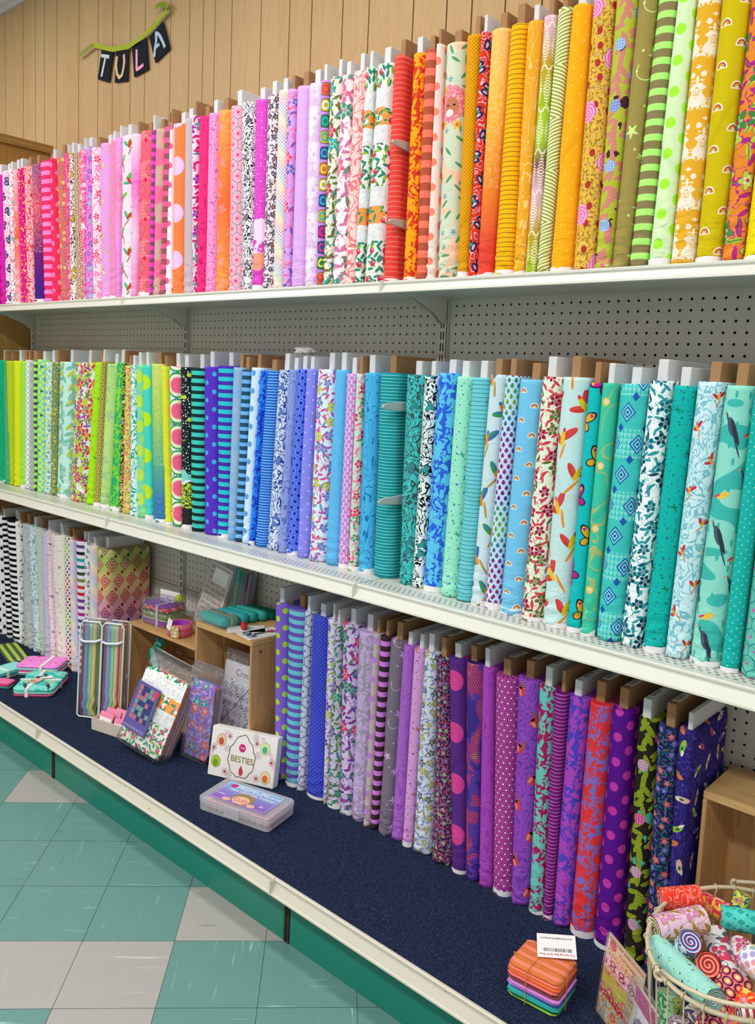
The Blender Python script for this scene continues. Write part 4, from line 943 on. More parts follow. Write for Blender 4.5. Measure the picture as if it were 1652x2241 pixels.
 ('left', -1.9134, -1.9409, 0.0526, 0.0662, -0.22, 'w','','speck cfc8e0 5a5f9c 8fa8c8 .022 .0024','lavender grey fabric bolt with tiny flowers'),
 ('left', -1.8608, -1.8747, 0.0358, 0.0119, -0.22, 'w','','speck f8dfe8 c8406c 6a6a9c .02 .0024','pinkish white speckled fabric bolt'),
 ('left', -1.8249, -1.8628, 0.0933, 0.0911, -0.22, 'w','','speck f0e8de 4a5f8c b86a7c .022 .0026','cream fabric bolt with blue and pink speckles'),
 ('left', -1.7316, -1.7717, 0.0095, 0.0265, -0.22, 'w','','solid f4e6d4','very narrow plain cream fabric bolt'),
 ('left', -1.7221, -1.7451, 0.0273, 0.0486, -0.22, 'b','','ladybug f2ecdc .02','cream fabric bolt with columns of rainbow ladybirds'),
 ('left', -1.6948, -1.6965, 0.0592, 0.0313, -0.22, 'b','','plaid f8f0ea .007','white fabric bolt with rainbow confetti dots'),
 ('left', -1.6356, -1.6652, 0.0147, 0.0091, -0.22, 'b','','solid d8c8f0','very narrow lavender fabric bolt'),
 ('left', -1.6209, -1.6561, 0.0468, 0.0737, -0.22, 'w','','multi eee4f0 .0275','white fabric bolt with rainbow coloured stripes'),
 ('left', -1.5741, -1.5824, 0.0268, 0.0334, -0.22, 'w','','floral eeeeee 16181c 2a2f3c f4f4f4 .028','white fabric bolt with dense black leaves'),
 ('left', -1.5472, -1.549, 0.0633, 0.0485, -0.22, 'w','','plaid f2eef4 .006','pastel rainbow plaid fabric bolt beside the diamonds'),
 ('left', -1.4839, -1.5005, 0.0819, 0.0985, -0.22, 'w','','bigdiamond','wide diamond print fabric bolt shading lime to purple'),
 ('right', -0.4097, -0.4315, 0.0448, 0.0523, -0.23, 'w','','dots 8462d0 b4d83c .052 .009','violet fabric bolt with lime dots beside the tall crate'),
 ('right', -0.3649, -0.3793, 0.0643, 0.0868, -0.23, 'b','s','stripe 6fc8d8 6a54b8 .026 .48','violet and aqua striped fabric bolt'),
 ('right', -0.3006, -0.2925, 0.0284, 0.0274, -0.23, 'w','','hexb dfe4f2 5f6478 8f98c0 .036','pale grey fabric bolt with starburst hexagons'),
 ('right', -0.2722, -0.2651, 0.0865, 0.0663, -0.23, 'w','s','dots 3a46c8 9fb0f8 .012 .0011','cobalt blue fabric bolt with tiny pin dots'),
 ('right', -0.1856, -0.1988, 0.0067, 0.0377, -0.23, 'w','','floral e4e0ea 6a3f9c b8d43c 9f84c8 .045','narrow white fabric bolt with lime and purple alliums'),
 ('right', -0.1789, -0.1611, 0.0557, 0.0165, -0.23, 'w','s','floral cfc4e4 6a4c9c 2f9a86 4f8a3c .055','lavender peacock fabric bolt with white leaves'),
 ('right', -0.1233, -0.1447, 0.0454, 0.0609, -0.23, 'w','s','floral d8c8e8 e8406c 1f8f74 7a3f9c .062','purple peacock fabric bolt with pink strawberries'),
 ('right', -0.0779, -0.0838, 0.0524, 0.0684, -0.23, 'w','','sil a49cb0 cdb0e4 .06','grey fabric bolt with lilac silhouette flowers'),
 ('right', -0.0255, -0.0154, 0.0255, 0.0239, -0.23, 'b','','dots c8b4b8 c884e0 .055 .009','taupe fabric bolt with lilac dots'),
 ('right', 0.0, 0.0085, 0.0248, 0.0328, -0.23, 'b','','stripe d884e4 3f2a34 .0285 .52','orchid and black striped fabric bolt'),
 ('right', 0.0249, 0.0412, 0.0498, 0.0485, -0.23, 'b','','stars 7f7484 dcb4e8 .075','dark taupe fabric bolt with pale lilac stars'),
 ('right', 0.0747, 0.0897, 0.0431, 0.0338, -0.23, 'w','','topo b06cd0 9a54bc .05','orchid purple woodgrain fabric bolt before the speckled pink one'),
 ('right', 0.1178, 0.1235, 0.0295, 0.0371, -0.23, 'w','s','speck dfa4e0 8f2f7c c86a5c .024 .0028','pinkish lilac speckled fabric bolt with swallows'),
 ('right', 0.1473, 0.1606, 0.0612, 0.0413, -0.23, 'w','','floral dfe6f0 4f5f4a b8b03c 8fa4d8 .038','white and blue fabric bolt with cartoon critters'),
 ('right', 0.2085, 0.2019, 0.0721, 0.0358, -0.23, 'b','','floral 2c2450 4a54a0 5fae7c d85f7c .022','dark violet fabric bolt with dense green and coral print'),
 ('right', 0.2806, 0.2377, 0.0454, 0.0499, -0.23, 'w','sf','dots 5c2f86 e0489c .133 .026','purple fabric bolt with giant pink dots'),
 ('right', 0.326, 0.2877, 0.0408, 0.0549, -0.23, 'b','','scales 6a4cc0 d8507c b4a86c','purple and coral snakeskin fabric bolt'),
 ('right', 0.3668, 0.3425, 0.0404, 0.0319, -0.23, 'w','','topo b04cc0 9a3cac .05','plain looking orchid woodgrain fabric bolt left of hexagons'),
 ('right', 0.4072, 0.3744, 0.0518, 0.0639, -0.23, 'b','s','hexdot a01f8c e89cd0 ffffff .0155','magenta fabric bolt with tiny hexagons and white centres'),
 ('right', 0.459, 0.4384, 0.0536, 0.0621, -0.23, 'b','','raccoon 9a50c8 7a3cb0 e0404c 1c141c','violet fabric bolt with red raccoons'),
 ('right', 0.5126, 0.5005, 0.0416, 0.0436, -0.23, 'w','s','sil b01f64 6fccc0 .058','magenta fabric bolt with aqua silhouette flowers'),
 ('right', 0.5542, 0.544, 0.0234, 0.0346, -0.23, 'b','s','stripe 7c1c78 d07cc8 .0088 .22','plum fabric bolt with thin pink pinstripes'),
 ('right', 0.5776, 0.5787, 0.0422, 0.0489, -0.23, 'w','','sil 5446c8 b44cc4 .062','violet blue fabric bolt with orchid silhouette flowers'),
 ('right', 0.6198, 0.6276, 0.0594, 0.0577, -0.23, 'b','s','sil 8274d0 e83a3c .05','red and periwinkle silhouette floral fabric bolt'),
 ('right', 0.6791, 0.6853, 0.0636, 0.0481, -0.23, 'b','s','dots 5c1490 c83cac .0565 .0102','deep purple fabric bolt with magenta dots'),
 ('right', 0.7532, 0.7449, 0.0483, 0.0437, -0.23, 'w','','leafdot 2a2420 a8bf2c d84a8c 4fae9c','black fabric bolt with lime leaves and pink fruit'),
 ('right', 0.8015, 0.7887, 0.0473, 0.0466, -0.23, 'b','','floral 241f58 e04c5c 5a50c0 1f6f6c .03','navy fabric bolt with small coral flowers'),
 ('right', 0.8488, 0.8353, 0.0232, 0.0367, -0.23, 'w','','mermaid','indigo fabric bolt with mermaids, right end of base row'),
]
for row in BOLTS: make_bolt(*row)
# ------------------------------------------------------------------ metal prongs, tissue
def divider(x, z0, zs, lab):
    t = thing('shelf_divider', lab, 'shelf divider', (x, 0, z0+.0005), group='metal shelf dividers')
    boxes('back_post', [(-.0015, .0015, -.02, -.006, 0, max(zs)+.02), (-.0045, .0045, -.05, -.006, 0, .0015)], m_white, t)
    for z in zs:
        pf = [(-.012, z-.014), (-.012, z+.014), (-.20, z+.012), (-.27, z+.008), (-.288, z+.003), (-.29, z-.003), (-.284, z-.008), (-.2, z-.014)]
        n = len(pf); V = [(dx, y, q) for dx in (-.0035, .0035) for y, q in pf]
        o = mesh('prong', V, [tuple(range(n)), tuple(range(2*n-1, n-1, -1))]+[(i, n+i, n+(i+1) % n, (i+1) % n) for i in range(n)], plain('prong_enamel', 'b4b4b2', .35, .5), t)
        bv = o.modifiers.new('b', 'BEVEL'); bv.width = .002; bv.segments = 2
divider(.0305, Z_TOP, (.337, .146), 'pair of light grey metal prongs poking out beside the red pinstriped bolt')
divider(.0365, Z_MID, (.466, .219), 'pair of light grey metal prongs poking out beside the wide teal pinstriped bolt')
def crumple(name, r, mat, parent=None, amp=.25, seed=1, sub=3, sc=(1, 1, 1)):
    bm = bmesh.new(); bmesh.ops.create_icosphere(bm, subdivisions=sub, radius=r); rd = random.Random(seed)
    from mathutils import noise as mn
    for v in bm.verts:
        d = 1+amp*mn.noise(v.co*(2.2/r)+Vector((seed, 0, 0)))*1.6; v.co = Vector((v.co.x*d*sc[0], v.co.y*d*sc[1], v.co.z*d*sc[2]))
    ul = bm.loops.layers.uv.new('UVMap')
    for f in bm.faces:
        for l in f.loops: l[ul].uv = (l.vert.co.x+l.vert.co.y*.5, l.vert.co.z+l.vert.co.y*.5)
    me = bpy.data.meshes.new(name); bm.to_mesh(me); bm.free(); me.materials.append(mat); me.polygons.foreach_set('use_smooth', [True]*len(me.polygons))
    return link(bpy.data.objects.new(name, me), parent)
o = crumple('crumpled_paper', .022, plain('white_tissue', 'd8d6d4', .8), amp=.35, seed=4, sc=(1.6, 1.2, .55)); o.location = (-.45, -.11, 1.513)
tag(o, 'crumpled white paper lying on the boards of the blue bolts', 'paper')

# ------------------------------------------------------------------ name banner on the wall
BW = WALL_Y-.006
t = thing('letter_banner', 'small bunting of four black flags with pastel letters on a lime ribbon', 'banner', (0, BW, 0))
rb = [(-2.063, 2.825), (-1.968, 2.791), (-1.906, 2.772), (-1.789, 2.758), (-1.721, 2.764), (-1.655, 2.778), (-1.591, 2.799), (-1.544, 2.819), (-1.498, 2.834)]
def band(name, pts, wd, mat, parent, y0=-.012, th=.0012, tw=0.0):
    V = []; n = len(pts)
    for i, (x, z) in enumerate(pts):
        a = pts[min(i+1, n-1)]; c = pts[max(i-1, 0)]; dx, dz = a[0]-c[0], a[1]-c[1]; l = math.hypot(dx, dz); nx, nz = -dz/l*wd/2, dx/l*wd/2; q = .0025*math.sin(i*1.9)*tw
        V += [(x+nx, y0+q, z+nz), (x-nx, y0-q, z-nz), (x-nx, y0-q+th, z-nz), (x+nx, y0+q+th, z+nz)]
    F = [(i*4+k, i*4+(k+1) % 4, i*4+4+(k+1) % 4, i*4+4+k) for i in range(n-1) for k in range(4)] + [(3, 2, 1, 0), (n*4-4, n*4-3, n*4-2, n*4-1)]
    return mesh(name, V, F, mat, parent)
mrib = plain('lime_ribbon', 'a9b832', .7, .2)
rbn = band('ribbon', rb, .02, mrib, t, tw=1)
band('ribbon_tail', [(-2.187, 2.805), (-2.15, 2.808), (-2.12, 2.816), (-2.063, 2.825)], .014, plain('lime_ribbon_back', '8a9a2c', .7), t, y0=-.016)
band('ribbon_tail', [(-1.498, 2.834), (-1.511, 2.849), (-1.551, 2.862), (-1.583, 2.86)], .02, plain('lime_ribbon_back', '8a9a2c', .7), t, y0=-.018, tw=2)
mfl = plain('black_cloth', '22242e', .85, .1)
FL = {'T': [(-2.006, 2.793), (-1.913, 2.766), (-1.948, 2.649), (-2.042, 2.68)], 'U': [(-1.888, 2.763), (-1.796, 2.748), (-1.804, 2.627), (-1.904, 2.64)], 'L': [(-1.769, 2.757), (-1.665, 2.764), (-1.649, 2.643), (-1.753, 2.633)], 'A': [(-1.642, 2.764), (-1.547, 2.801), (-1.5, 2.69), (-1.6, 2.657)]}
ST = {'T': [[(-2.005, 2.769), (-1.942, 2.75)], [(-1.972, 2.756), (-1.99, 2.715), (-2.004, 2.682)]], 'U': [[(-1.88, 2.739), (-1.887, 2.704), (-1.879, 2.669), (-1.861, 2.65), (-1.84, 2.656), (-1.83, 2.679), (-1.823, 2.703), (-1.827, 2.735)]],
      'L': [[(-1.731, 2.734), (-1.73, 2.698), (-1.729, 2.655), (-1.702, 2.659), (-1.679, 2.665)]], 'A': [[(-1.601, 2.678), (-1.598, 2.709), (-1.589, 2.739), (-1.593, 2.769), (-1.568, 2.754), (-1.548, 2.729), (-1.528, 2.699)], [(-1.595, 2.712), (-1.567, 2.72)]]}
LM = {'T': fabric('floral d4e8e8 b8d4dc e8f0f0 a8c8d0 .03', False), 'U': fabric('floral f0c8a0 e8a0b0 7fd0cc e8d878 .03', False), 'L': plain('pink_cotton', 'f4a8d4', .8), 'A': fabric('floral b8d0e8 8fb8dc e0e8d0 a8c0e0 .03', False)}
for k in 'TULA':
    q = FL[k]; V = [(x, -.006+.003*(i > 1), z) for i, (x, z) in enumerate(q)] + [(x, -.002+.003*(i > 1), z) for i, (x, z) in enumerate(q)]
    fl = mesh('flag', V, [(0, 1, 2, 3), (7, 6, 5, 4), (0, 4, 5, 1), (1, 5, 6, 2), (2, 6, 7, 3), (3, 7, 4, 0)], mfl, t)
    q2 = [(x+.003, z-.003) for x, z in q]
    for s in ST[k]:
        pp = []
        for a, c in zip(s, s[1:]):
            for w_ in range(6): pp.append((a[0]+(c[0]-a[0])*w_/6, -.0072, a[1]+(c[1]-a[1])*w_/6))
        pp.append((s[-1][0], -.0072, s[-1][1]))
        lt = tube('letter', [(x, 0, z) for x, y, z in pp], .0075, LM[k], fl, seg=10); lt.scale = (1, .3, 1); lt.location = (0, -.0065, 0)

# ------------------------------------------------------------------ soft folded things
def slab(name, w, d, h, mat, parent, loc=(0, 0, 0), rz=0, bulge=.35, seed=0, wave=.0, open_ends=False):
    """folded cloth: rounded long edges, layered look"""
    rd = random.Random(seed); nx, ns = 10, 6; V, F, U = [], [], []
    sec = []
    for k in range(ns+1): a = math.pi/2 - math.pi*k/ns; sec.append((d/2-h/2+h/2*math.cos(a), h/2*math.sin(a)))
    for k in range(ns+1): a = -math.pi/2 - math.pi*k/ns; sec.append((-d/2+h/2+h/2*math.cos(a), h/2*math.sin(a)))
    n = len(sec)
    for i in range(nx+1):
        x = -w/2+w*i/nx; e = 1-.12*(i in (0, nx))
        for j, (y, z) in enumerate(sec):
            V.append((x, y*e, h/2+z*e+wave*math.sin(i*.8+seed)*.5)); U.append((x, y+z))
    for i in range(nx):
        for j in range(n): F.append((i*n+j, (i+1)*n+j, (i+1)*n+(j+1) % n, i*n+(j+1) % n))
    F += [tuple(range(n)), tuple(nx*n+j for j in range(n-1, -1, -1))]
    o = mesh(name, V, F, mat, parent, uv=U, smooth=True); o.location = loc; o.rotation_euler = (0, 0, rz); return o
def stack(label, loc, rz, w, d, layers, name='fabric_bundle', cat='fabric bundle', group=None, rx=0, jit=.004, part='folded_fabric'):
    t = thing(name, label, cat, loc, (rx, 0, rz), group); z = 0; rd = random.Random(label)
    for i, (sp, h) in enumerate(layers):
        m = fabric(sp, False) if ' ' in sp else plain('cotton_'+sp, sp, .85, .1)
        slab(part, w-rd.random()*jit, d-rd.random()*jit, h, m, t, (rd.uniform(-jit, jit)/2, rd.uniform(-jit, jit)/2, z), rd.uniform(-.03, .03), seed=i); z += h*.97
    t['h'] = z; return t, z
def strap(parent, w, d, z, mat, axis='x', pos=0.0, wd=.012, th=.001, name='paper_band'):
    q = .0012
    if axis == 'x': L = [(pos-wd/2, pos+wd/2, -d/2-q-th, -d/2-q, -.0, z+q), (pos-wd/2, pos+wd/2, d/2+q, d/2+q+th, 0, z+q), (pos-wd/2, pos+wd/2, -d/2-q-th, d/2+q+th, z+q, z+q+th)]
    else: L = [(-w/2-q-th, -w/2-q, pos-wd/2, pos+wd/2, 0, z+q), (w/2+q, w/2+q+th, pos-wd/2, pos+wd/2, 0, z+q), (-w/2-q-th, w/2+q+th, pos-wd/2, pos+wd/2, z+q, z+q+th)]
    return boxes(name, L, mat, parent)
ZB = Z_BASE+.0012
toile = 'heron 7fe0d0 3fc4bc 4a5a6a e8c44a'
t, z = stack('turquoise folded fabric bundle with a pink price card, nearest of the banded packs', (-1.575, -.395, ZB), R(45), .15, .2, [('c2457c', .005), ('e0729c', .005), ('2f3a44', .003), ('cfe8e4', .004), ('5fd0c0', .006), (toile, .009)])
strap(t, .15, .2, z, m_lab, 'x', -.02); strap(t, .15, .2, z, m_lab, 'y', .0)
cdm = boxes('price_card', [(-.03, .014, -.045, .02, z+.003, z+.0045)], plain('blush_card', 'dcb4a4', .7), t, rot=(0, 0, -.4)); boxes('card_photo', [(-.03, .014, .0, .02, z+.0045, z+.005)], plain('navy_print', '27306a', .6), cdm)
boxes('print', [(-.02+.005*i, -.018+.005*i, -.038, -.028, z+.0045, z+.005) for i in range(6)], m_ink, cdm)
for i, (a, c) in enumerate(((.03, .5), (.045, -.2))): boxes('ribbon_loop', [(-.004, .045, -.006, .006, z+.005+i*.002, z+.0065+i*.002)], m_lab, t, loc=(.0, .0, 0), rot=(0, 0, a*10+c))
t, z = stack('pink folded fabric bundle with a red animal print, behind the turquoise pack', (-1.745, -.305, ZB), R(40), .17, .125, [('3fbfb4', .008), ('f0c8d8', .006), ('e85a9c', .008), ('8fdcd0', .008), ('speck f08fdc c8304c e070c8 .06 .006', .012)])
strap(t, .17, .125, z, m_lab, 'x', .02)
t, z = stack('aqua folded fabric bundle at the left, half hidden by the turquoise pack', (-1.80, -.43, ZB), R(10), .085, .15, [('f4c0d0', .006), ('2f8f98', .007), ('4fc8c8', .008), ('8fe0dc', .008)]); strap(t, .085, .15, z, m_lab, 'y', -.02)
t, z = stack('hot pink and teal folded fabric bundle at the left frame edge', (-1.70, -.505, ZB), R(30), .12, .05, [('2f9f8c', .008), ('d83a6c', .007), ('f070a8', .01)])
t, z = stack('flat lime and charcoal striped fabric piece at the far left edge', (-2.03, -.30, ZB), R(-12), .26, .09, [('stripe 50584c a8c84a .03 .5', .009)])

def film_box(name, w, d, h, parent, mat=None, puff=.0, taper=1.0, z0=0.0):
    """clear sleeve: closed thin-walled pouch around its contents"""
    V, F = [], []; n = 16; m_ = 10
    for j in range(m_+1):
        s = j/m_; k = 1-(abs(2*s-1)**6)*.12; tp_ = 1-(1-taper)*s
        for i in range(n):
            a = 2*math.pi*i/n; c, q = math.cos(a), math.sin(a); e = .35
            V.append((math.copysign(abs(c)**e, c)*w/2*(1+.01*math.sin(j*2.1+i)), math.copysign(abs(q)**e, q)*d/2*tp_*k*(1+.05*math.sin(j*1.7+i*2.3)), z0+h*s))
    for j in range(m_):
        for i in range(n): F.append((j*n+i, j*n+(i+1) % n, (j+1)*n+(i+1) % n, (j+1)*n+i))
    F += [tuple(range(n-1, -1, -1)), tuple(m_*n+i for i in range(n))]
    return mesh(name, V, F, mat or film(), parent, smooth=True)
# two vinyl cases of fabric strips
m_pip = plain('clear_white_piping', 'dfe2e6', .25, .6)
def strip_case(loc, rz, cols, lab, h=.345, w=.082, d=.05, alt=None):
    t = thing('strip_case', lab, 'fabric strip case', loc, (R(-4), 0, rz), 'vinyl cases of fabric strips'); n = len(cols); sw = (w-.012)/n
    for i, c in enumerate(cols):
        V, F = [], []; x = -w/2+.006+i*sw; m_ = 34
        for j in range(m_+1):
            s = j/m_; z = .004+(h-.012)*s; k = max(0, 1-s/.34); dx = .007*math.sin(s*38+i*.18)*k
            for q in ((x+dx, -d/2+.005), (x+dx+sw*.86, -d/2+.005), (x+dx+sw*.86, d/2-.005), (x+dx, d/2-.005)): V.append((q[0], q[1]+(.002 if i % 2 else 0), z))
        for j in range(m_):
            for q in range(4): F.append((j*4+q, j*4+(q+1) % 4, j*4+4+(q+1) % 4, j*4+4+q))
        F += [(3, 2, 1, 0), (m_*4, m_*4+1, m_*4+2, m_*4+3)]
        mats = [plain('cotton_'+c, c, .85, .1)]; mi = None
        if alt and i in alt: mats.append(plain('cotton_'+alt[i], alt[i], .85, .1)); mi = [0 if (f//4) < m_*.5 else 1 for f in range(m_*4)]+[0, 1]
        mesh('fabric_strip', V, F, mats, t, smooth=False, mi=mi)
    film_box('vinyl_case', w, d, h, t, film('vinyl_film', gl=.04, bmp=.3))
    for y in (-d/2, d/2):
        P = [(-w/2, y, .008), (-w/2, y, h-.015), (-w/2+.01, y, h-.002), (w/2-.01, y, h-.002), (w/2, y, h-.015), (w/2, y, .008), (w/2-.008, y, .001), (-w/2+.008, y, .001)]
        tube('piping', P, .003, m_pip, t, closed=True)
    tube('piping', [(-w/2, -d/2-.001, h*.80), (-w/4, -d/2-.004, h*.785), (w/4, -d/2-.004, h*.795), (w/2, -d/2-.001, h*.82)], 0.0045, m_pip, t)
    fl = boxes('case_flap', [(-w/2+.006, w/2-.006, -d/2-.0035, -d/2-.003, h*.81, h-.01)], film('vinyl_film', gl=.04, bmp=.3), t)
    boxes('zip_pull', [(w/2+.003, w/2+.007, -.002, .002, h*.42, h*.47)], plain('lilac_plastic', 'b8a8d8', .4), t)
    return t
strip_case((-1.205, -.392, ZB+.002), R(31), ['7a2f5a', '8f84b0', '7a94c0', '6fb0b0', 'a8cc98', 'd8d880', 'd8b084', '6a7a1a', '5a7a50'], 'left vinyl case of rainbow fabric strips with an olive and plum strip', alt=None)
strip_case((-1.134, -.348, ZB+.002), R(31), ['8a5a6c', '9a8cc8', '8fa4d8', '7fc0b8', 'a8d0a0', 'c8d89c', 'd8b494', 'c03a34', 'b89c74'], 'right vinyl case of rainbow fabric strips, beside the low crate, with a red strip')
for nm, col, z1 in (): pass

# ------------------------------------------------------------------ crates
m_pine = wood('pine_planks', 'dab27c', 'b08450', 0, 1.0); m_pinez = wood('pine_upright', 'd4a874', 'ac7e4a', 2, 1.0)
def crate(label, loc, w, d, h, ends, name='wooden_crate'):
    """crate lying with its mouth to the front. ends='x': solid boards left/right, ends='z': solid boards top/bottom"""
    t = thing(name, label, 'crate', loc); e = .017; s = .009
    if ends == 'x':
        for x0 in (-w/2, w/2-e): boxes('end_board', [(x0, x0+e, 0, d-s, 0, h)], m_pinez, t, bevel=.0015)
        hw = (d-s-.006)/2
        for z0 in (0, h-s):
            for y0 in (0, hw+.006): boxes('slat', [(-w/2+e+.0004, w/2-e-.0004, y0, y0+hw, z0+(.0 if z0 else 0), z0+s)], m_pine, t, bevel=.001)
        n = 4; sh = (h-.006*(n-1))/n
        for i in range(n): boxes('back_slat', [(-w/2, w/2, d-s+.0005, d, i*(sh+.006), i*(sh+.006)+sh)], m_pine, t, bevel=.001)
    else:
        for z0 in (0, h-e): boxes('end_board', [(-w/2, w/2, 0, d-s, z0, z0+e)], m_pine, t, bevel=.0015)
        hw = (d-s-.006)/2
        for x0 in (-w/2, w/2-s):
            for y0 in (0, hw+.006): boxes('slat', [(x0, x0+s, y0, y0+hw, e+.0004, h-e-.0004)], m_pinez, t, bevel=.001)
        n = 4; sh = (w-.006*(n-1))/n
        for i in range(n): boxes('back_slat', [(-w/2+i*(sh+.006), -w/2+i*(sh+.006)+sh, d-s+.0005, d, 0, h)], m_pinez, t, bevel=.001)
    return t
crate('low pine crate lying on its side beside the vinyl strip cases', (-.996, -.245, ZB+.001), .43, .21, .317, 'x')
cb = crate('tall pine crate standing on end beside the lime dotted violet bolt', (-.621, -.268, ZB+.001), .29, .235, .423, 'z')
k = boxes('knot', [(-.004, .004, -.004, .004, 0, .0006)], plain('dark_knot', '5a3420', .7), cb, bevel=.003); k.location = (.1453, .035, .385); k.rotation_euler = (0, R(90), 0)
crate('tall pine crate at the right frame edge behind the wire basket', (1.052, -.19, ZB+.001), .33, .172, .423, 'z')

# ------------------------------------------------------------------ box of pink cards
t = thing('display_box', 'small open cream cardboard box holding pink card packs', 'box', (-1.03, -.385, ZB), (0, 0, R(13)))
m_cream = plain('cream_card', 'd6c8ba', .7); W2, D2, H2 = .165, .095, .042
boxes('tray', [(-W2/2, W2/2, -D2/2, D2/2, 0, .002), (-W2/2, W2/2, -D2/2, -D2/2+.0025, .002, H2), (-W2/2, W2/2, D2/2-.0025, D2/2, .002, H2), (-W2/2, -W2/2+.0025, -D2/2+.0025, D2/2-.0025, .002, H2), (W2/2-.0025, W2/2, -D2/2+.0025, D2/2-.0025, .002, H2)], m_cream, t)
Mb = Matrix.Translation((-1.03, -.385, ZB)) @ Matrix.Rotation(R(13), 4, 'Z')
for i, (x, y, z, lb) in enumerate(((-.045, -.018, .026, 'pink card pack with a handwritten white label at the left of the cream box'), (.033, -.022, .02, 'pink card pack with a white label at the front right of the cream box'), (-.038, .008, .032, 'pink card pack behind the left labelled one in the cream box'), (.0, .012, .036, 'pink card pack at the back middle of the cream box'), (.042, .008, .032, 'pink card pack at the back right of the cream box'))):
    t = thing('card_pack', lb, 'card pack', Mb @ Vector((x, y, z)), (R(-22), 0, R(13+(-4, 6, 2, -3, 5)[i])), 'pink card packs in the cream box')
    boxes('card', [(-.034, .034, -.004, .004, -.016, .03)], plain('pink_card', 'f08fae', .7), t, bevel=.0008)
    if i < 2:
        l = boxes('paper_label', [(-.03, .03, -.0056, -.0043, -.014, .012)], m_lab, t); text('writing', 'Simply', .011, m_ink, l, (0, -.0058, -.001), (R(90), 0, 0), shear=.3)
    boxes('foil_end', [(.0345, .038, -.006, .006, -.012, .022)], plain('grey_foil', '6f5f66', .35, .6), t, bevel=.001)
    boxes('speckle', [(-.025+.011*q, -.0235+.011*q, -.0048, -.0042, .018+.005*(q % 2), .0195+.005*(q % 2)) for q in range(5)], m_ink, t)

# ------------------------------------------------------------------ quilt kit bags
def kit(label, loc, rot, w, d, h, main, layers, card=None):
    t = thing('quilt_kit_bag', label, 'kit bag', loc, rot, 'zip bags with quilt kits'); n = len(layers)
    dd = (d-.012)/(n+1); y = -d/2+.006
    def pad(name, y0, th, m, hh, seed):
        V, F, U = [], [], []; nx, nz = 10, 12; rd = random.Random(seed)
        for sgn in (0, 1):
            for j in range(nz+1):
                for i in range(nx+1):
                    x = -w/2+.008+(w-.016)*i/nx; z = .006+hh*j/nz; e = (1-abs(2*i/nx-1)**5)*(1-abs(2*j/nz-1)**7)
                    V.append((x, y0+(th*(.5-.5*e) if sgn == 0 else th*(.5+.5*e))+.001*math.sin(i*1.3+j*.9+seed), z)); U.append((x, z))
        q = (nx+1)*(nz+1)
        for j in range(nz):
            for i in range(nx):
                k = j*(nx+1)+i; F.append((k, k+1, k+nx+2, k+nx+1)); F.append((q+k, q+k+nx+1, q+k+nx+2, q+k+1))
        for i in range(nx): F.append((i, q+i, q+i+1, i+1)); k = nz*(nx+1)+i; F.append((k, k+1, q+k+1, q+k))
        for j in range(nz): k = j*(nx+1); F.append((k, k+nx+1, q+k+nx+1, q+k)); k += nx; F.append((k, q+k, q+k+nx+1, k+nx+1))
        mesh(name, V, F, m, t, uv=U, smooth=True)
    pad('folded_fabric', y, dd*1.7, main, h*.86, 1); y += dd*1.75
    for i, c in enumerate(layers):
        pad('folded_fabric', y, dd*.9, fabric(c, False) if ' ' in c else plain('cotton_'+c, c, .85, .1), h*(.8+.02*(i % 3)), i+2); y += dd*.95
    film_box('zip_bag', w+.008, d+.006, h, t, taper=.5)
    boxes('zip_strip', [(-w/2, w/2, -.004, .004, h-.004, h+.016)], film('zip_film', (.9, .9, .95, 1), .3), t)
    return t
tm = kit('white floral quilt kit bag with a purple picture card, leaning on the crates', (-.815, -.43, ZB+.012), (R(-20), R(9), R(8)), .205, .07, .295, fabric('berry eef0ee 2f8f70 d8295c f6a04e', False), ['c84a3c', '8a3a4a', '3f7a6a', 'd87a8c', '5a3a6a', 'e0a080', '7a2f5a'])
cm = boxes('picture_card', [(-.088, .018, -.0405, -.0395, .05, .205)], plain('purple_card', '5f569a', .5), tm)
Lq = [[], [], []]; rq = random.Random(5)
for i in range(5):
    for j in range(7): Lq[rq.randrange(3)].append((-.073+.016*i, -.059+.016*i, -.0412, -.0404, .085+.016*j, .099+.016*j))
for Lx, cq in zip(Lq, ('2f3a6a', '6f9a94', 'b8707c')): boxes('quilt_print', Lx, plain('print_'+cq, cq, .6), cm)
bd_ = mesh('round_seal', [(.004+.011*math.cos(a*.3927), -.0414, .188+.011*math.sin(a*.3927)) for a in range(16)], [tuple(range(16))], plain('red_seal', 'd83a5a', .5), cm)
boxes('print', [(-.082+.012*i, -.074+.012*i, -.0412, -.0404, .056, .064) for i in range(8)], plain('print_grey', '8f88b8', .6), cm)
kit('purple and teal quilt kit bag behind the white floral kit', (-.668, -.318, ZB+.002), (R(-2), R(5), R(12)), .115, .055, .30, fabric('floral 8a6ac0 1f8f7c e05a4c b8a0e0 .06', False), ['1f7a6c', 'd84a4c', '6a5aa0', '2f6f7c', 'b884c8'])

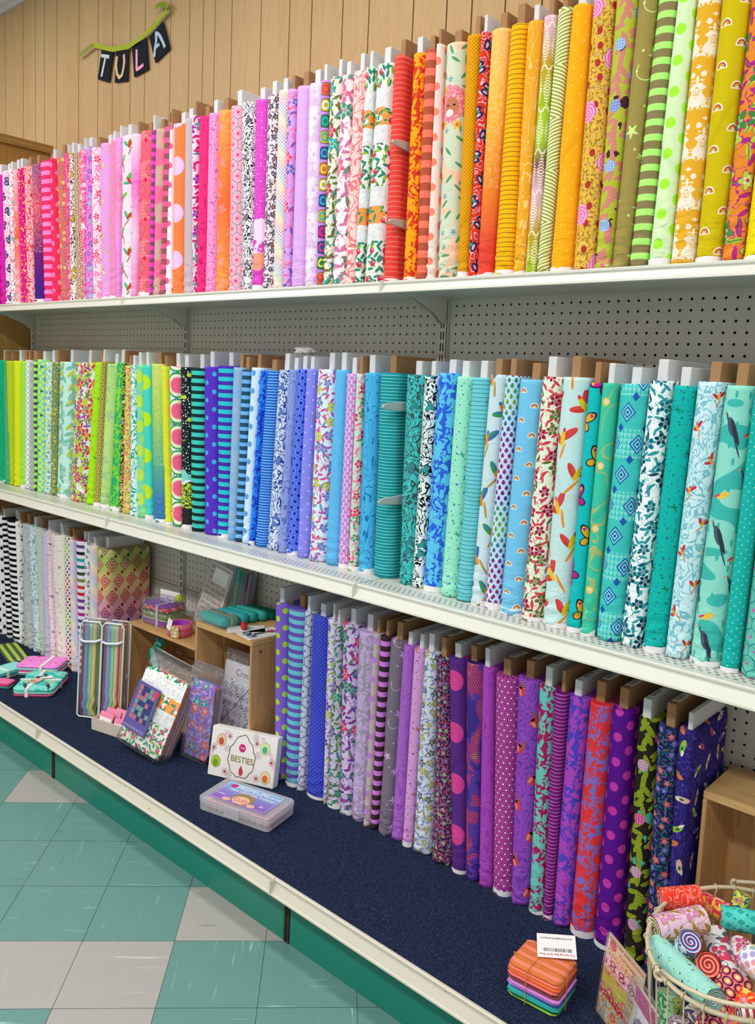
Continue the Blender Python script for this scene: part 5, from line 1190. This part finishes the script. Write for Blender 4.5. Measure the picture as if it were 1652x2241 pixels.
# ------------------------------------------------------------------ gift jar inside the low crate
t = thing('gift_cup', 'clear wrapped cup with white spools and a teal bow inside the low crate', 'gift', (-1.10, -.17, ZB+.0115))
lathe('cup', [(0, 0), (.03, 0), (.032, .004), (.036, .1), (.034, .1), (.03, .006), (0, .006)], plain('purple_cup', 'a04cb4', .4), t)
for a, b_, hh in ((-.012, 0, .07), (.015, .008, .045)): o = lathe('thread_spool', [(0, .09), (.012, .09), (.0125, .095), (.01, .098), (.01, .09+hh-.01), (.013, .09+hh-.006), (.013, .09+hh), (0, .09+hh)], plain('white_thread', 'd8d6dc', .7), t); o.location = (a, b_, 0)
lathe('cellophane', [(0, .001), (.036, .002), (.042, .1), (.04, .15), (.024, .195), (.01, .215), (.016, .24), (.03, .262)], film(), t)
mt_ = plain('teal_tulle', '3fa08c', .6); mt2 = fabric('dots 8fc8bc cfe8e0 .01 .0012', False)
for i, (x, z, q) in enumerate(((-.012, .235, 0), (.004, .262, 1), (.0, .215, 2))): o = crumple('bow_loop', .02, mt_, t, .5, i+3, 3, (1.1, .7, .8)); o.location = (x, -.012, z-.02)
band('bow_tail', [(.0, .225), (.018, .18), (.028, .13), (.034, .08)], .024, mt2, t, y0=-.045, tw=2); band('bow_tail', [(-.005, .22), (-.03, .2), (-.045, .17)], .02, mt_, t, y0=-.03, tw=2)

# ------------------------------------------------------------------ pattern bag in the tall crate
t = thing('quilt_pattern_bag', 'clear bag with a blue starred quilt pattern inside the tall crate', 'pattern bag', (-.625, -.205, ZB+.0215), (R(-7), 0, R(3)))
pc = boxes('pattern_sheet', [(-.085, .085, -.006, .006, .004, .27)], plain('white_sheet', 'eceef4', .6), t, bevel=.002)
Ls = []
for i in range(26):
    for s in (1, -1):
        for o_ in (-.08, .04):
            x, z = -.082+i*.0066, .01+(i*.0066*1.2*(1 if s > 0 else -1)+(.0 if s > 0 else .21)+o_)
            if .008 < z < .215: Ls.append((x-.0018, x+.0018, -.0075, -.0062, z-.0018, z+.0018))
boxes('dotted_line', Ls, m_ink, pc)
Lb, Lp = [], []
for i in range(6):
    for j in range(7):
        x, z = -.07+i*.028, .018+j*.029; M = Lb if (i+j) % 2 else Lp
        for dx, dz in ((0, .006), (0, -.006), (.006, 0), (-.006, 0)): M.append((x+dx-.0022, x+dx+.0022, -.0072, -.0062, z+dz-.0022, z+dz+.0022))
boxes('star_print', Lb, plain('print_blue', '6f9fd8', .6), pc); boxes('star_print', Lp, plain('print_violet', '6a68c0', .6), pc)
text('writing', 'Crossw', .03, plain('grey_print', '8f8f98', .6), pc, (.02, -.0066, .24), (R(90), 0, 0))
film_box('clear_bag', .185, .03, .31, t, taper=.4)

# ------------------------------------------------------------------ on top of the low crate
ZA = ZB+.0012+.317+.0005
t, z = stack('ribbon-tied bundle of purple, red and green fabrics in a bag on the low crate', (-1.115, -.155, ZA), R(8), .125, .1, [('dots 6a2fa0 d81f8c .03 .007', .014), ('8a3ac0', .006), ('stripe 4a5a3a d8dcc8 .01 .4', .011), ('7aa02a', .007), ('line 5f7a2f e8ecd8 .02', .01), ('3f5a2a', .006), ('dots d82a44 f49aa8 .045 .011', .018), ('8a3fb0', .008)])
film_box('clear_bag', .14, .115, z+.012, t)
mlr = plain('lilac_ribbon', 'cfc4e4', .35, .5); strap(t, .125, .1, z, mlr, 'x', .02, .012, name='ribbon')
for sx in (-1, 1): tube('bow_loop', [(.02, 0, z+.004), (.02+sx*.012, -.004, z+.018), (.02+sx*.03, -.006, z+.02), (.02+sx*.034, -.004, z+.008), (.02, 0, z+.005)], .003, mlr, t)
boxes('header_card', [(-.075, .03, .048, .0495, z-.012, z+.028)], m_lab, t)
boxes('tissue_peak', [(.03, .06, .02, .045, z, z+.026)], plain('lime_print', 'b8c83a', .8), t, bevel=.006)
t = thing('fabric_tape_roll', 'coil of pink and green printed tape with a white tag on the low crate', 'tape roll', (-.955, -.195, ZA))
lathe('coil', [(.034, 0), (.042, 0), (.042, .045), (.034, .045), (.034, 0)], fabric('dots e8305c f49ab8 .05 .012', False), t, mi=None)
lathe('inner_coil', [(.028, .002), (.0335, .002), (.0335, .044), (.028, .044), (.028, .002)], plain('violet_tape', 'a02fb8', .6), t)
boxes('print_window', [(-.004, .026, -.0475, -.0435, .003, .042)], fabric('floral c8d84a 3fa8c0 f4f0e0 d84a8c .02', False), t, rot=(0, 0, .35))
boxes('tag', [(-.02, .008, -.05, -.049, .02, .058)], m_lab, t, rot=(R(-8), R(12), -.1))
t = thing('template_bag', 'tall clear bag with a punched pastel sheet leaning on the pegboard', 'pattern bag', (-.945, -.10, ZA+.006), (R(-12), R(10), 0))
pc = boxes('sheet', [(-.062, .062, -.004, .004, .004, .24)], plain('pale_sheet', 'd6d0cc', .6), t)
for ci, c in enumerate(('a87a6c', '8fa48c', 'b8949c')):
    boxes('printed_tile', [(-.054+.012*i, -.047+.012*i, -.0052, -.0042, .02+.0195*j, .033+.0195*j) for i in range(9) for j in range(11) if (i+j) % 3 == ci], plain('print_'+c, c, .6), pc)
boxes('header_card', [(-.03, .05, -.006, -.0045, .17, .225)], m_lab, t); film_box('clear_bag', .145, .022, .29, t, taper=.3)
t = thing('strip_pack', 'clear pack of upright teal and grey fabric strips against the pegboard', 'fabric pack', (-.835, -.05, ZA+.003), (R(-3), R(7), 0))
for i, c in enumerate(('8f8c88', '9a9690', '3f9c90', '4fb4a8', '3f7a5c', '2f8f80', '6a6a84', '4a4a5c', '8a7f94')): boxes('fabric_strip', [(-.058+.013*i, -.0465+.013*i, -.012, .012, .004, .235)], plain('cotton_'+c, c, .85, .1), t, bevel=.002)
film_box('clear_bag', .13, .034, .262, t, taper=.6)

# ------------------------------------------------------------------ on top of the tall crate
ZC = ZB+.0012+.423+.0005
t = thing('fabric_bundle', 'fanned bundle of teal folded fabrics on the tall crate', 'fabric bundle', (-.700, -.24, ZC))
for i, (c, dx, z) in enumerate((('dots 2fb8b0 a4ece0 .017 .0013', 0, 0), ('swirl 5a9c8c c8b858 .04', .008, .002), ('39a8b4', .012, .004), ('2fa89c', .016, .006), ('topo 3fb0a8 2a8a80 .03', .03, .008), ('1f7a68', .045, .008))):
    slab('folded_fabric', .125, .042, .034, fabric(c, False) if ' ' in c else plain('cotton_'+c, c, .85, .1), t, (dx*.7, i*.034, z*.0), .04*i)
film_box('clear_wrap', .15, .05, .04, t)
t = thing('thread_card', 'white card with a wound red thread spool on the tall crate', 'card', (-.588, -.2, ZC), (0, 0, R(-38)))
boxes('card', [(-.036, .036, -.06, .06, 0, .0015)], m_lab, t); o = tube('thread_spool', [(-.022, 0, 0), (-.016, 0, 0), (-.012, 0, 0), (.012, 0, 0), (.016, 0, 0), (.022, 0, 0)], .01, plain('red_thread', 'd0303c', .5), t, seg=14, rr=[.007, .0095, .0105, .0105, .0095, .007]); o.location = (0, -.008, .0125)
t = thing('scissors_card', 'card with small rainbow-handled scissors at the front of the tall crate', 'scissors card', (-.522, -.195, ZC), (0, 0, R(-8)))
boxes('card', [(-.04, .04, -.066, .07, 0, .0015)], m_lab, t); mch = plain('iridescent_steel', '9a9cb4', .15, .5, 1.0)
for sx in (-1, 1):
    tube('handle_loop', [(sx*.0135+.0115*math.cos(a), -.042+.0125*math.sin(a), .005) for a in [i*math.pi/8 for i in range(16)]], .0022, mch, t, closed=True)
    plate('blade', [(0, 0), (.006, .0), (.002, .058), (0, .06)], .0012, mch, t).matrix_local = Matrix.Translation((sx*.002, -.03, .004)) @ Matrix.Rotation(R(90), 4, 'X') @ Matrix.Rotation(R(180), 4, 'Y') @ Matrix.Rotation(R(180), 4, 'Z')
o = mesh('round_seal', [(.014*math.cos(a*.3927), .04+.014*math.sin(a*.3927), .002) for a in range(16)], [tuple(range(16))], plain('magenta_seal', 'c83a6c', .5), t)

# ------------------------------------------------------------------ illustrated box
t = thing('gift_box', 'white box printed with pink vines and animal medallions, standing on the carpet', 'box', (-.453, -.322, ZB+.001), (R(-11), 0, R(21)))
Wb, Hb, Db = .228, .150, .034
bx = boxes('carton', [(-Wb/2, Wb/2, 0, Db, 0, Hb)], plain('white_carton', 'efe9e6', .45, .4), t, bevel=.0012)
def disc(name, cx, cz, rx, rz, y, mat, parent, n=24): return mesh(name, [(cx+rx*math.cos(2*math.pi*a/n), y, cz+rz*math.sin(2*math.pi*a/n)) for a in range(n)], [tuple(range(n))], mat, parent)
mo = plain('brown_outline', '4a342c', .6)
fr_ = []
for a in range(41):
    q = a/40*2*math.pi; r = 1+.04*math.sin(q*10); x = .046*math.sin(q)*r; zz = math.cos(q); z = .068+ .058*zz*r + (.014*max(0, zz)**6 if zz > 0 else 0); fr_.append((x-.002, -.0008, z))
fr_ = [p_ for p_ in fr_ if p_[2] > .012]
tube('scalloped_frame', fr_, .0009, mo, bx, seg=6, closed=True)
text('title', 'BESTIES', .026, plain('gold_letters', '8f8448', .35, .5), bx, (0, -.0006, .064), (R(90), 0, 0), ext=.0006, sx=.92)
disc('round_seal', -.003, .1, .0115, .0125, -.0006, plain('magenta_seal', 'd0207c', .5), bx); text('writing', 'Tula', .009, m_lab, bx, (-.003, -.0009, .1), (R(90), 0, 0), shear=.3)
for i, (cx, cz, c1, c2) in enumerate(((-.078, .112, 'e8c8a0', 'c05a3c'), (-.09, .045, 'a8c83a', '7a9a1a'), (.074, .112, 'd8e8a0', '4fb098'), (.085, .028, 'f0d8a0', 'e0702a'))):
    disc('animal_medallion', cx, cz, .0165, .019, -.0005, mo, bx); disc('animal_medallion', cx, cz, .0157, .0182, -.0007, plain('print_'+c1, c1, .6), bx); disc('animal_figure', cx, cz-.004, .009, .011, -.0009, plain('print_'+c2, c2, .6), bx)
for cx, cz in ((-.05, .128), (.045, .122), (-.055, .09), (.052, .088), (-.102, .085), (.055, .02), (-.055, .02), (.1, .075), (.04, .14), (-.04, .012)):
    V, F = [(cx, -.0006, cz)], []
    for a in range(9):
        q = a*.698; k = len(V); V += [(cx+.011*math.cos(q-.06), -.0006, cz+.011*math.sin(q-.06)), (cx+.012*math.cos(q+.06), -.0006, cz+.012*math.sin(q+.06))]; F.append((0, k, k+1))
    mesh('twig_print', V, F, plain('print_plum', '6a3a44', .6), bx)
for cx, cz in ((-.05, .128), (.045, .122), (-.102, .085), (.055, .02), (-.055, .02), (.1, .075), (0, .028)): disc('berry_print', cx, cz, .0042, .0042, -.0008, plain('print_red', 'c83a4c', .6), bx, 10)
V, F = [], []
for sx in (-1, 1):
    for a in range(16):
        q = .25+a*.085; cx, cz = sx*(.112-.052*math.sin(q*.9)**3), .055+a*.0056; 
        for s in (-1, 1):
            k = len(V); V += [(cx, -.0006, cz), (cx+s*.006, -.0006, cz+.004), (cx+s*.007, -.0006, cz+.0065), (cx+s*.002, -.0006, cz+.004)]; F.append((k, k+1, k+2, k+3))
mesh('leaf_garland', V, F, plain('print_pink', 'dca0b4', .6), bx)
mesh('red_figure', [(-.004, -.001, .018), (.004, -.001, .018), (.008, -.001, .03), (.002, -.001, .044), (-.001, -.001, .048), (-.007, -.001, .032)], [(0, 1, 2, 3, 4, 5)], plain('print_red', 'c83a4c', .6), bx)

# ------------------------------------------------------------------ thread case
t = thing('thread_case', 'translucent plastic case of pink threads lying flat before the white illustrated box', 'thread case', (-.300, -.418, ZB), (0, 0, R(13.5)))
b = B('frosted_plastic'); b.col('dcdce2'); b.setp(Roughness=.35, Alpha=.42, Specular_IOR_Level=.6); m_fro = b.mat
Wc, Dc, Hc = .245, .128, .042
def rbox(name, w, d, z0, z1, r, mat, parent, wall=None):
    n = 6; P = []
    for cx, cy, a0 in ((w/2-r, d/2-r, 0), (-w/2+r, d/2-r, 90), (-w/2+r, -d/2+r, 180), (w/2-r, -d/2+r, 270)):
        for i in range(n+1): a = R(a0+90*i/n); P.append((cx+r*math.cos(a), cy+r*math.sin(a)))
    m_ = len(P); zs = [(z0, .97), (z0+.003, 1), (z1-.003, 1), (z1, .975)]
    V = [(x*s, y*s, z) for z, s in zs for x, y in P]; F = [(j*m_+i, j*m_+(i+1) % m_, (j+1)*m_+(i+1) % m_, (j+1)*m_+i) for j in range(3) for i in range(m_)] + [tuple(range(m_-1, -1, -1)), tuple(3*m_+i for i in range(m_))]
    return mesh(name, V, F, mat, parent, smooth=False)
rbox('case_base', Wc, Dc, .0005, .024, .012, m_fro, t); rbox('lid', Wc+.003, Dc+.003, .0245, Hc, .013, m_fro, t)
for i in range(10):
    o = lathe('thread_spool', [(0, -.05), (.0095, -.05), (.0095, .05), (0, .05)], plain('spool_'+'%d' % (i % 3), ('e88a9c', 'f0b0b8', 'f4e4e4')[i % 3], .6), t, seg=12); o.location = (-.1+.0222*i, 0, .0135); o.rotation_euler = (R(90), 0, 0)
boxes('lining', [(-.105, .108, -.05, .05, .0255, .0275)], plain('pink_insert', 'eaa0b4', .6), t)
for sx in (-1,): boxes('latch', [(-.03, .025, -Dc/2-.005, -Dc/2-.001, .008, .040)], m_fro, t, bevel=.0015)
b = B('gradient_print'); x, y, z = b.obj(); b.col(b.ramp(b.m('MULTIPLY_ADD', y, 9.0, .5), [(0, '8f50b8'), (.45, '8a7ac8'), (.9, '7fb8e0')])); b.setp(Roughness=.35); m_lb = b.mat
lb = boxes('cover_label', [(-.098, .098, -.05, .05, Hc+.0002, Hc+.001)], m_lb, t)
boxes('label_border', [(-.094, .094, -.047, -.0462, Hc+.001, Hc+.0013), (-.094, .094, .0462, .047, Hc+.001, Hc+.0013), (-.094, -.0932, -.0462, .0462, Hc+.001, Hc+.0013), (.0932, .094, -.0462, .0462, Hc+.001, Hc+.0013)], m_lab, lb)
zt = Hc+.0012
text('writing', 'PREMIUM', .026, m_lab, lb, (-.005, .033, zt), (0, 0, 0), sx=1.0); text('writing', 'Collection', .014, m_lab, lb, (.068, .032, zt), (0, 0, 0), shear=.3)
text('writing', '100% COTTON THREAD', .0145, m_lab, lb, (.008, .014, zt), (0, 0, 0)); text('writing', '1 LARGE', .008, m_lab, lb, (-.078, -.02, zt), (0, 0, 0)); text('writing', '50', .012, m_lab, lb, (.068, -.026, zt), (0, 0, 0))
def fdisc(name, cx, cy, rx, ry, z, mat, parent, n=24, a0=0, a1=2*math.pi): return mesh(name, [(cx+rx*math.cos(a0+(a1-a0)*a/n), cy+ry*math.sin(a0+(a1-a0)*a/n), z) for a in range(n)], [tuple(range(n))], mat, parent)
fdisc('round_seal', -.07, .034, .013, .009, zt+.0001, plain('magenta_seal', 'd0207c', .5), lb)
fdisc('hair_print', .0, -.018, .036, .03, zt+.0001, plain('print_hair', '9a8450', .6), lb); fdisc('face_print', -.002, -.026, .028, .021, zt+.0003, plain('print_skin', 'e8b8a0', .6), lb)
for sx in (-1, 1):
    tube('glasses_print', [(sx*.0125-.002+.009*math.cos(a), -.028+.006*math.sin(a), zt+.0006) for a in [i*math.pi/8 for i in range(16)]], .0006, plain('print_red', 'c83a4c', .6), lb, closed=True, seg=5)
    fdisc('hand_print', sx*.042-.002, -.038, .014, .008, zt+.0004, plain('print_skin', 'e8b8a0', .6), lb)

# ------------------------------------------------------------------ folded squares tied with elastic
cols = [('a8d850', .004), ('4f8a3c', .004), ('1f6f5c', .004), ('2fa89c', .005), ('3fb8b8', .004), ('6fb8e8', .005), ('3a4a9c', .003), ('a87fd0', .005), ('e08fe0', .006), ('c84a8c', .003), ('8f4a54', .005), ('b0605c', .006), ('e8706c', .005), ('e07040', .007), ('f07a5c', .006), ('stripe f48a74 d87a44 .026 .6', .008)]
t, z = stack('tied stack of rainbow folded fabrics, coral striped on top, at the front of the carpet', (.685, -.446, ZB), R(5), .115, .100, [(c_, h_*.9) for c_, h_ in cols], jit=.006)
me_ = plain('gold_elastic', 'd8923c', .5)
strap(t, .115, .100, z, me_, 'x', -.012, .0014, .0012, 'elastic_cord'); strap(t, .115, .100, z, me_, 'y', -.014, .0014, .0012, 'elastic_cord')
tg = boxes('price_tag', [(-.032, .032, -.021, .025, 0, .0012)], m_lab, t, bevel=.0004); tg.location = (.006, .048, z+.012); tg.rotation_euler = (R(-14), R(4), R(-152)); tg.scale = (1.25, 1.25, 1)
text('writing', 'The Sewing Bee Quilt Shop', .0052, plain('red_ink', 'b83a4c', .6), tg, (0, .019, .0013), (0, 0, 0)); text('writing', 'www.SewingBeeQuilting.com', .0045, m_ink, tg, (0, -.012, .0013), (0, 0, 0))
rdb = random.Random(9); boxes('barcode', [(-.024+i*.0018, -.024+i*.0018+rdb.choice((.0006, .0011)), .007, .0135, .0012, .0015) for i in range(26)], m_ink, tg)

# ------------------------------------------------------------------ ribbon set card and blade pack
def frame_from(p0, p1, p2):
    """local x along p0->p1, local z along p0->p2"""
    x = (Vector(p1)-Vector(p0)).normalized(); z = (Vector(p2)-Vector(p0)); z = (z-x*z.dot(x)).normalized(); y = z.cross(x)
    return Matrix(((x.x, y.x, z.x, p0[0]), (x.y, y.y, z.y, p0[1]), (x.z, y.z, z.z, p0[2]), (0, 0, 0, 1)))
t = thing('ribbon_card', 'glossy card of designer ribbons standing against the wire basket', 'ribbon card')
t.matrix_world = frame_from((.791, -.409, ZB+.002), (.894, -.474, ZB+.002), (.786, -.386, ZB+.168))
RS = .81; t.scale = (1, 1, RS)
Wr, Hr = .125, .205
bk = boxes('backing', [(0, Wr, -.001, .001, 0, Hr)], plain('beige_card', 'e4d0b0', .4, .5), t)
zz = 0.004
for hgt, sp in ((.05, 'floral c4ccc0 d8402c 8fa09c e8a02a .04'), (.02, 'speck b8242c f49a6c f4d8b0 .012 .003'), (.05, 'motif c4b43c d85a7c e0d070 8a6a2a .05'), (.034, 'motif f0a0c8 8a3a4c f4e4e0 c8406c .04'), (.016, 'speck f0c49c a83a3c 4a8a4c .011 .0028')):
    boxes('ribbon', [(.003, Wr-.003, -.0024, -.0012, zz, zz+hgt-.003)], fabric(sp, False, .4), t); zz += hgt
zz = .176; text('writing', 'DESIGNER RIBBON PACK', .0105, plain('brown_ink', 'a0603c', .6), bk, (.064, -.0013, .196), (R(90), 0, 0)); text('writing', 'Curiouser', .014, plain('rust_ink', 'c0502c', .6), bk, (.07, -.0013, .18), (R(90), 0, 0), shear=.3)
disc('round_seal', .019, .184, .0115, .0125, -.0013, plain('red_seal', 'd83a5a', .5), bk)
fs_ = boxes('clear_sleeve', [(-.001, Wr+.001, -.005, .002, -.001, Hr+.001)], film('flat_film', gl=.05, bmp=.1), t)
t = thing('blade_pack', 'clear blister pack with a magenta and white insert beside the ribbon card', 'blister pack')
t.matrix_world = frame_from((.872, -.462, ZB+.002), (.950, -.527, ZB+.002), (.873, -.440, ZB+.148))
Wp, Hp = .095, .15
ic = boxes('insert_card', [(.003, Wp-.003, -.001, .001, .003, Hp-.012)], plain('white_insert', 'eee4ee', .4, .5), t)
boxes('magenta_panel', [(.003, Wp-.003, -.0016, -.0011, .105, .135), (.003, Wp-.003, -.0016, -.0011, .01, .045)], plain('magenta_print', 'c0207c', .4), ic)
disc('blade', .045, .07, .02, .02, -.004, plain('pale_steel', 'd8d4e0', .2, .5, .8), ic)
boxes('blister', [(0, Wp, -.014, .003, 0, Hp)], film('blister_film', gl=.1), t, bevel=.003)

# ------------------------------------------------------------------ wire basket with rolled fabrics
BX, BY, BZ = 1.045, -.388, Z_BASE+.0035; RX, RY, BH = .153, .2, .255
t = thing('wire_basket', 'cream oval wire basket filled with rolled fabrics, bottom right corner', 'basket', (BX, BY, BZ))
m_wire = plain('cream_wire', 'd3c4a6', .35, .5)
def ring(rx, ry, z, r, name): return tube(name, [(rx*math.cos(a), ry*math.sin(a), z) for a in [i*2*math.pi/48 for i in range(48)]], r, m_wire, t, closed=True)
ring(RX, RY, BH, .0042, 'rim'); ring(RX*.72, RY*.74, 0, .003, 'base_ring'); ring(RX*.4, RY*.42, 0, .002, 'base_ring')
for i in range(28):
    a = i*2*math.pi/28 + .05; ca, sa = math.cos(a), math.sin(a)
    P = [(RX*.4*ca, RY*.42*sa, .003), (RX*.72*ca, RY*.74*sa, .001), (RX*.82*ca, RY*.83*sa, .03), (RX*.93*ca, RY*.94*sa, .14), (RX*.985*ca, RY*.985*sa, BH-.012)]
    for q in range(7): b_ = q*math.pi*1.5/6; P.append(((RX+.0062*math.cos(math.pi-b_))*ca*1.0, (RY+.0062*math.cos(math.pi-b_))*sa, BH+.0062*math.sin(b_)))
    tube('wire', P, .0015, m_wire, t, seg=6)
P = []
for i in range(25):
    a = R(118)-R(236)*i/24; k = math.sin(math.pi*i/24); P.append((RX*1.0*math.cos(a)+.012*k, (RY+.004)*math.sin(a), BH+.012+.028*k))
tube('handle', P, .0038, m_wire, t)
for p_, a in ((P[0], R(118)), (P[-1], R(-118))): tube('handle_hook', [(p_[0]+.008*math.cos(q)-.002, p_[1]+.004*math.sin(a), p_[2]-.008+.008*math.sin(q)) for q in [R(90+i*40) for i in range(7)]], .0036, m_wire, t)
def spiral_mat(c1, c2, c3):
    b = B('rolled_layers'); u, v = b.uv(); d = b.rr(u, v); th = b.m('ARCTAN2', v, u)
    q = b.fr(d*150.0+th*.1592); c = b.ramp(q, [(0, c1), (.36, c2), (.6, c3), (.82, '1a1418')], True); b.col(c); b.setp(Roughness=.85); b.bump(q, .6, .002); return b.mat
def roll(label, p0, p1, r, spec, ends, flat=1.0):
    p0, p1 = Vector(p0), Vector(p1); ax = p1-p0; L_ = ax.length; t = thing('fabric_roll', label, 'fabric roll', p0, (0, 0, 0), 'rolled fabrics in the wire basket'); t.rotation_mode = 'QUATERNION'; t.rotation_quaternion = ax.to_track_quat('Z', 'Y')
    V, F, U = [], [], []; n, m_ = 28, 16
    for j in range(m_+1):
        for i in range(n):
            a = 2*math.pi*i/n; rr_ = r*(1+.02*math.sin(3*a+j*.4)+.012*math.sin(j*1.3+a*2)) + (.0016 if i < n*.35 else 0)
            V.append((rr_*math.cos(a), rr_*math.sin(a)*flat, L_*j/m_)); U.append((a*r, L_*j/m_))
    for j in range(m_):
        for i in range(n): F.append((j*n+i, j*n+(i+1) % n, (j+1)*n+(i+1) % n, (j+1)*n+i))
    mesh('fabric', V, F, fabric(spec, False), t, uv=U, smooth=True)
    sm = spiral_mat(*ends)
    for z in (0, L_):
        V = [(0, 0, z+(-.001 if z == 0 else .001)*-3)]; U = [(0, 0)]; F = []
        for k in (1, 2, 3):
            for i in range(n): a = 2*math.pi*i/n; q = r*.985*k/3; V.append((q*math.cos(a), q*math.sin(a)*flat, z)); U.append((q*math.cos(a), q*math.sin(a)))
        for i in range(n): F.append((0, 1+i, 1+(i+1) % n))
        for k in (0, 1):
            for i in range(n): F.append((1+k*n+i, 1+k*n+n+i, 1+k*n+n+(i+1) % n, 1+k*n+(i+1) % n))
        mesh('rolled_end', V, F, sm, t, uv=U)
    return t
roll('coral red printed fabric roll at the back left of the basket, spiral end showing', (.878, -.352, .447), (.935, -.300, .455), .021, 'line e8402c f48a7c .02', ('e84a3c', 'f8c8b8', 'd83a5c'))
roll('red and pink fabric roll tucked behind the coral one in the basket', (.925, -.262, .425), (.99, -.285, .435), .019, 'floral d8304c f4803c f4a0b8 e8c84a .04', ('d8304c', 'f4a0b8', 'e8703c'))
roll('thick lilac fabric roll with a lime and plum spiral end, left in the basket', (.908, -.448, .445), (.965, -.362, .452), .0245, 'floral e8c4dc f4eef0 d88fc0 a8883a .07', ('a8c82a', 'f4eef0', 'a01f5c'))
roll('aqua triangle print fabric roll lying across the back right of the basket', (.978, -.300, .435), (1.15, -.215, .438), .0205, 'diamond 5fd8cc 1f9c94 3fbfb4 .045', ('5fd8cc', '2fa89c', 'e8f4f0'))
roll('small blue and white fabric roll with its spiral end up, centre left of basket', (.948, -.43, .395), (.978, -.455, .462), .0205, 'floral e4ecf0 4a7ab8 8fb83c 2f4f8a .03', ('4a7ab8', 'f0f4f8', 'c03a9c'))
roll('long mint fabric roll with tiny stars across the front left of the basket', (.918, -.46, .425), (1.055, -.545, .44), .021, 'speck 9fdcd0 2f6a6c 8fcf2a .03 .0026', ('9fdcd0', '2f3a3c', 'e8f4f0'))
roll('coral orange fabric roll with its spiral end showing in the basket centre', (.985, -.38, .36), (1.012, -.455, .435), .0205, 'floral e8502c f48a5c d83a2c f4b04a .035', ('e84a3c', 'f4b8a0', 'd8303c'))
roll('white fabric roll with large red daisy, standing mid basket', (.975, -.318, .405), (1.04, -.418, .39), .0215, 'floral f0eef0 d8304c e04a6c 5a6a7a .085', ('f0eef0', 'd8304c', 'b8c0c8'))
roll('white and lime leaf fabric roll right of the red daisy roll', (1.018, -.30, .40), (1.045, -.385, .37), .019, 'floral f4dce8 b0b83a e04a8c 6a6a2a .05', ('f4dce8', 'b0b83a', 'e04a8c'))
roll('pink ogee print fabric roll with yellow and white ovals at the basket front', (1.062, -.452, .44), (1.04, -.56, .33), .027, 'chain f07a84 5a2438 e8e08a .021 .028', ('f07a84', '5a2438', 'f4ecd0'))
roll('red and pink small flower fabric roll at the basket front right', (1.09, -.47, .43), (1.085, -.55, .36), .022, 'floral e8402c f06aa8 f4c83a f48a3c .028', ('e8402c', 'f4a0c0', 'f4d04a'))
roll('white and lilac key pattern fabric roll at the right of the basket', (1.062, -.400, .445), (1.14, -.44, .45), .024, 'plaid f0ecf8 .014', ('f0ecf8', 'b8a8dc', 'ffffff'))
roll('black fabric roll with white sprigs behind the lilac key pattern roll', (1.06, -.29, .40), (1.085, -.36, .41), .019, 'floral 14161c d8d8d0 7a8a4a 3f5a3c .03', ('14161c', 'd8d8d0', '5a6a4a'))
roll('green leafy fabric roll seen through the left wires of the basket', (.952, -.47, .36), (.965, -.49, .30), .022, 'floral a8d4a0 4f9a6c c8d84a 3f7a5c .04', ('a8d4a0', '4f9a6c', 'f0f4e0'))
roll('white and maroon fabric roll end low behind the front wires', (.99, -.51, .35), (1.0, -.527, .29), .018, 'floral f4f0f2 8a2f5c 6a5a8a c86a8c .02', ('f4f0f2', '8a2f5c', 'c8b8cc'))
roll('orange flowered fabric roll low behind the front wires of the basket', (1.0, -.49, .375), (1.05, -.50, .345), .02, 'floral f4e0d0 e0602c d83a5c 3f5a8a .05', ('f4e0d0', 'e0602c', 'd8304c'))
roll('small yellow and green fabric roll poking up at the basket back', (.985, -.255, .40), (1.0, -.235, .462), .015, 'floral d8e04a 3f9a8c f4803c 2f5aa0 .03', ('d8e04a', '3f9a8c', 'f4803c'))
roll('candy striped red and white fabric roll at the bottom right corner of the basket', (1.09, -.53, .43), (1.15, -.47, .43), .014, 'stripe b83a44 f0f0ec .012 .5', ('b83a44', 'f0f0ec', '2f9a8c'))
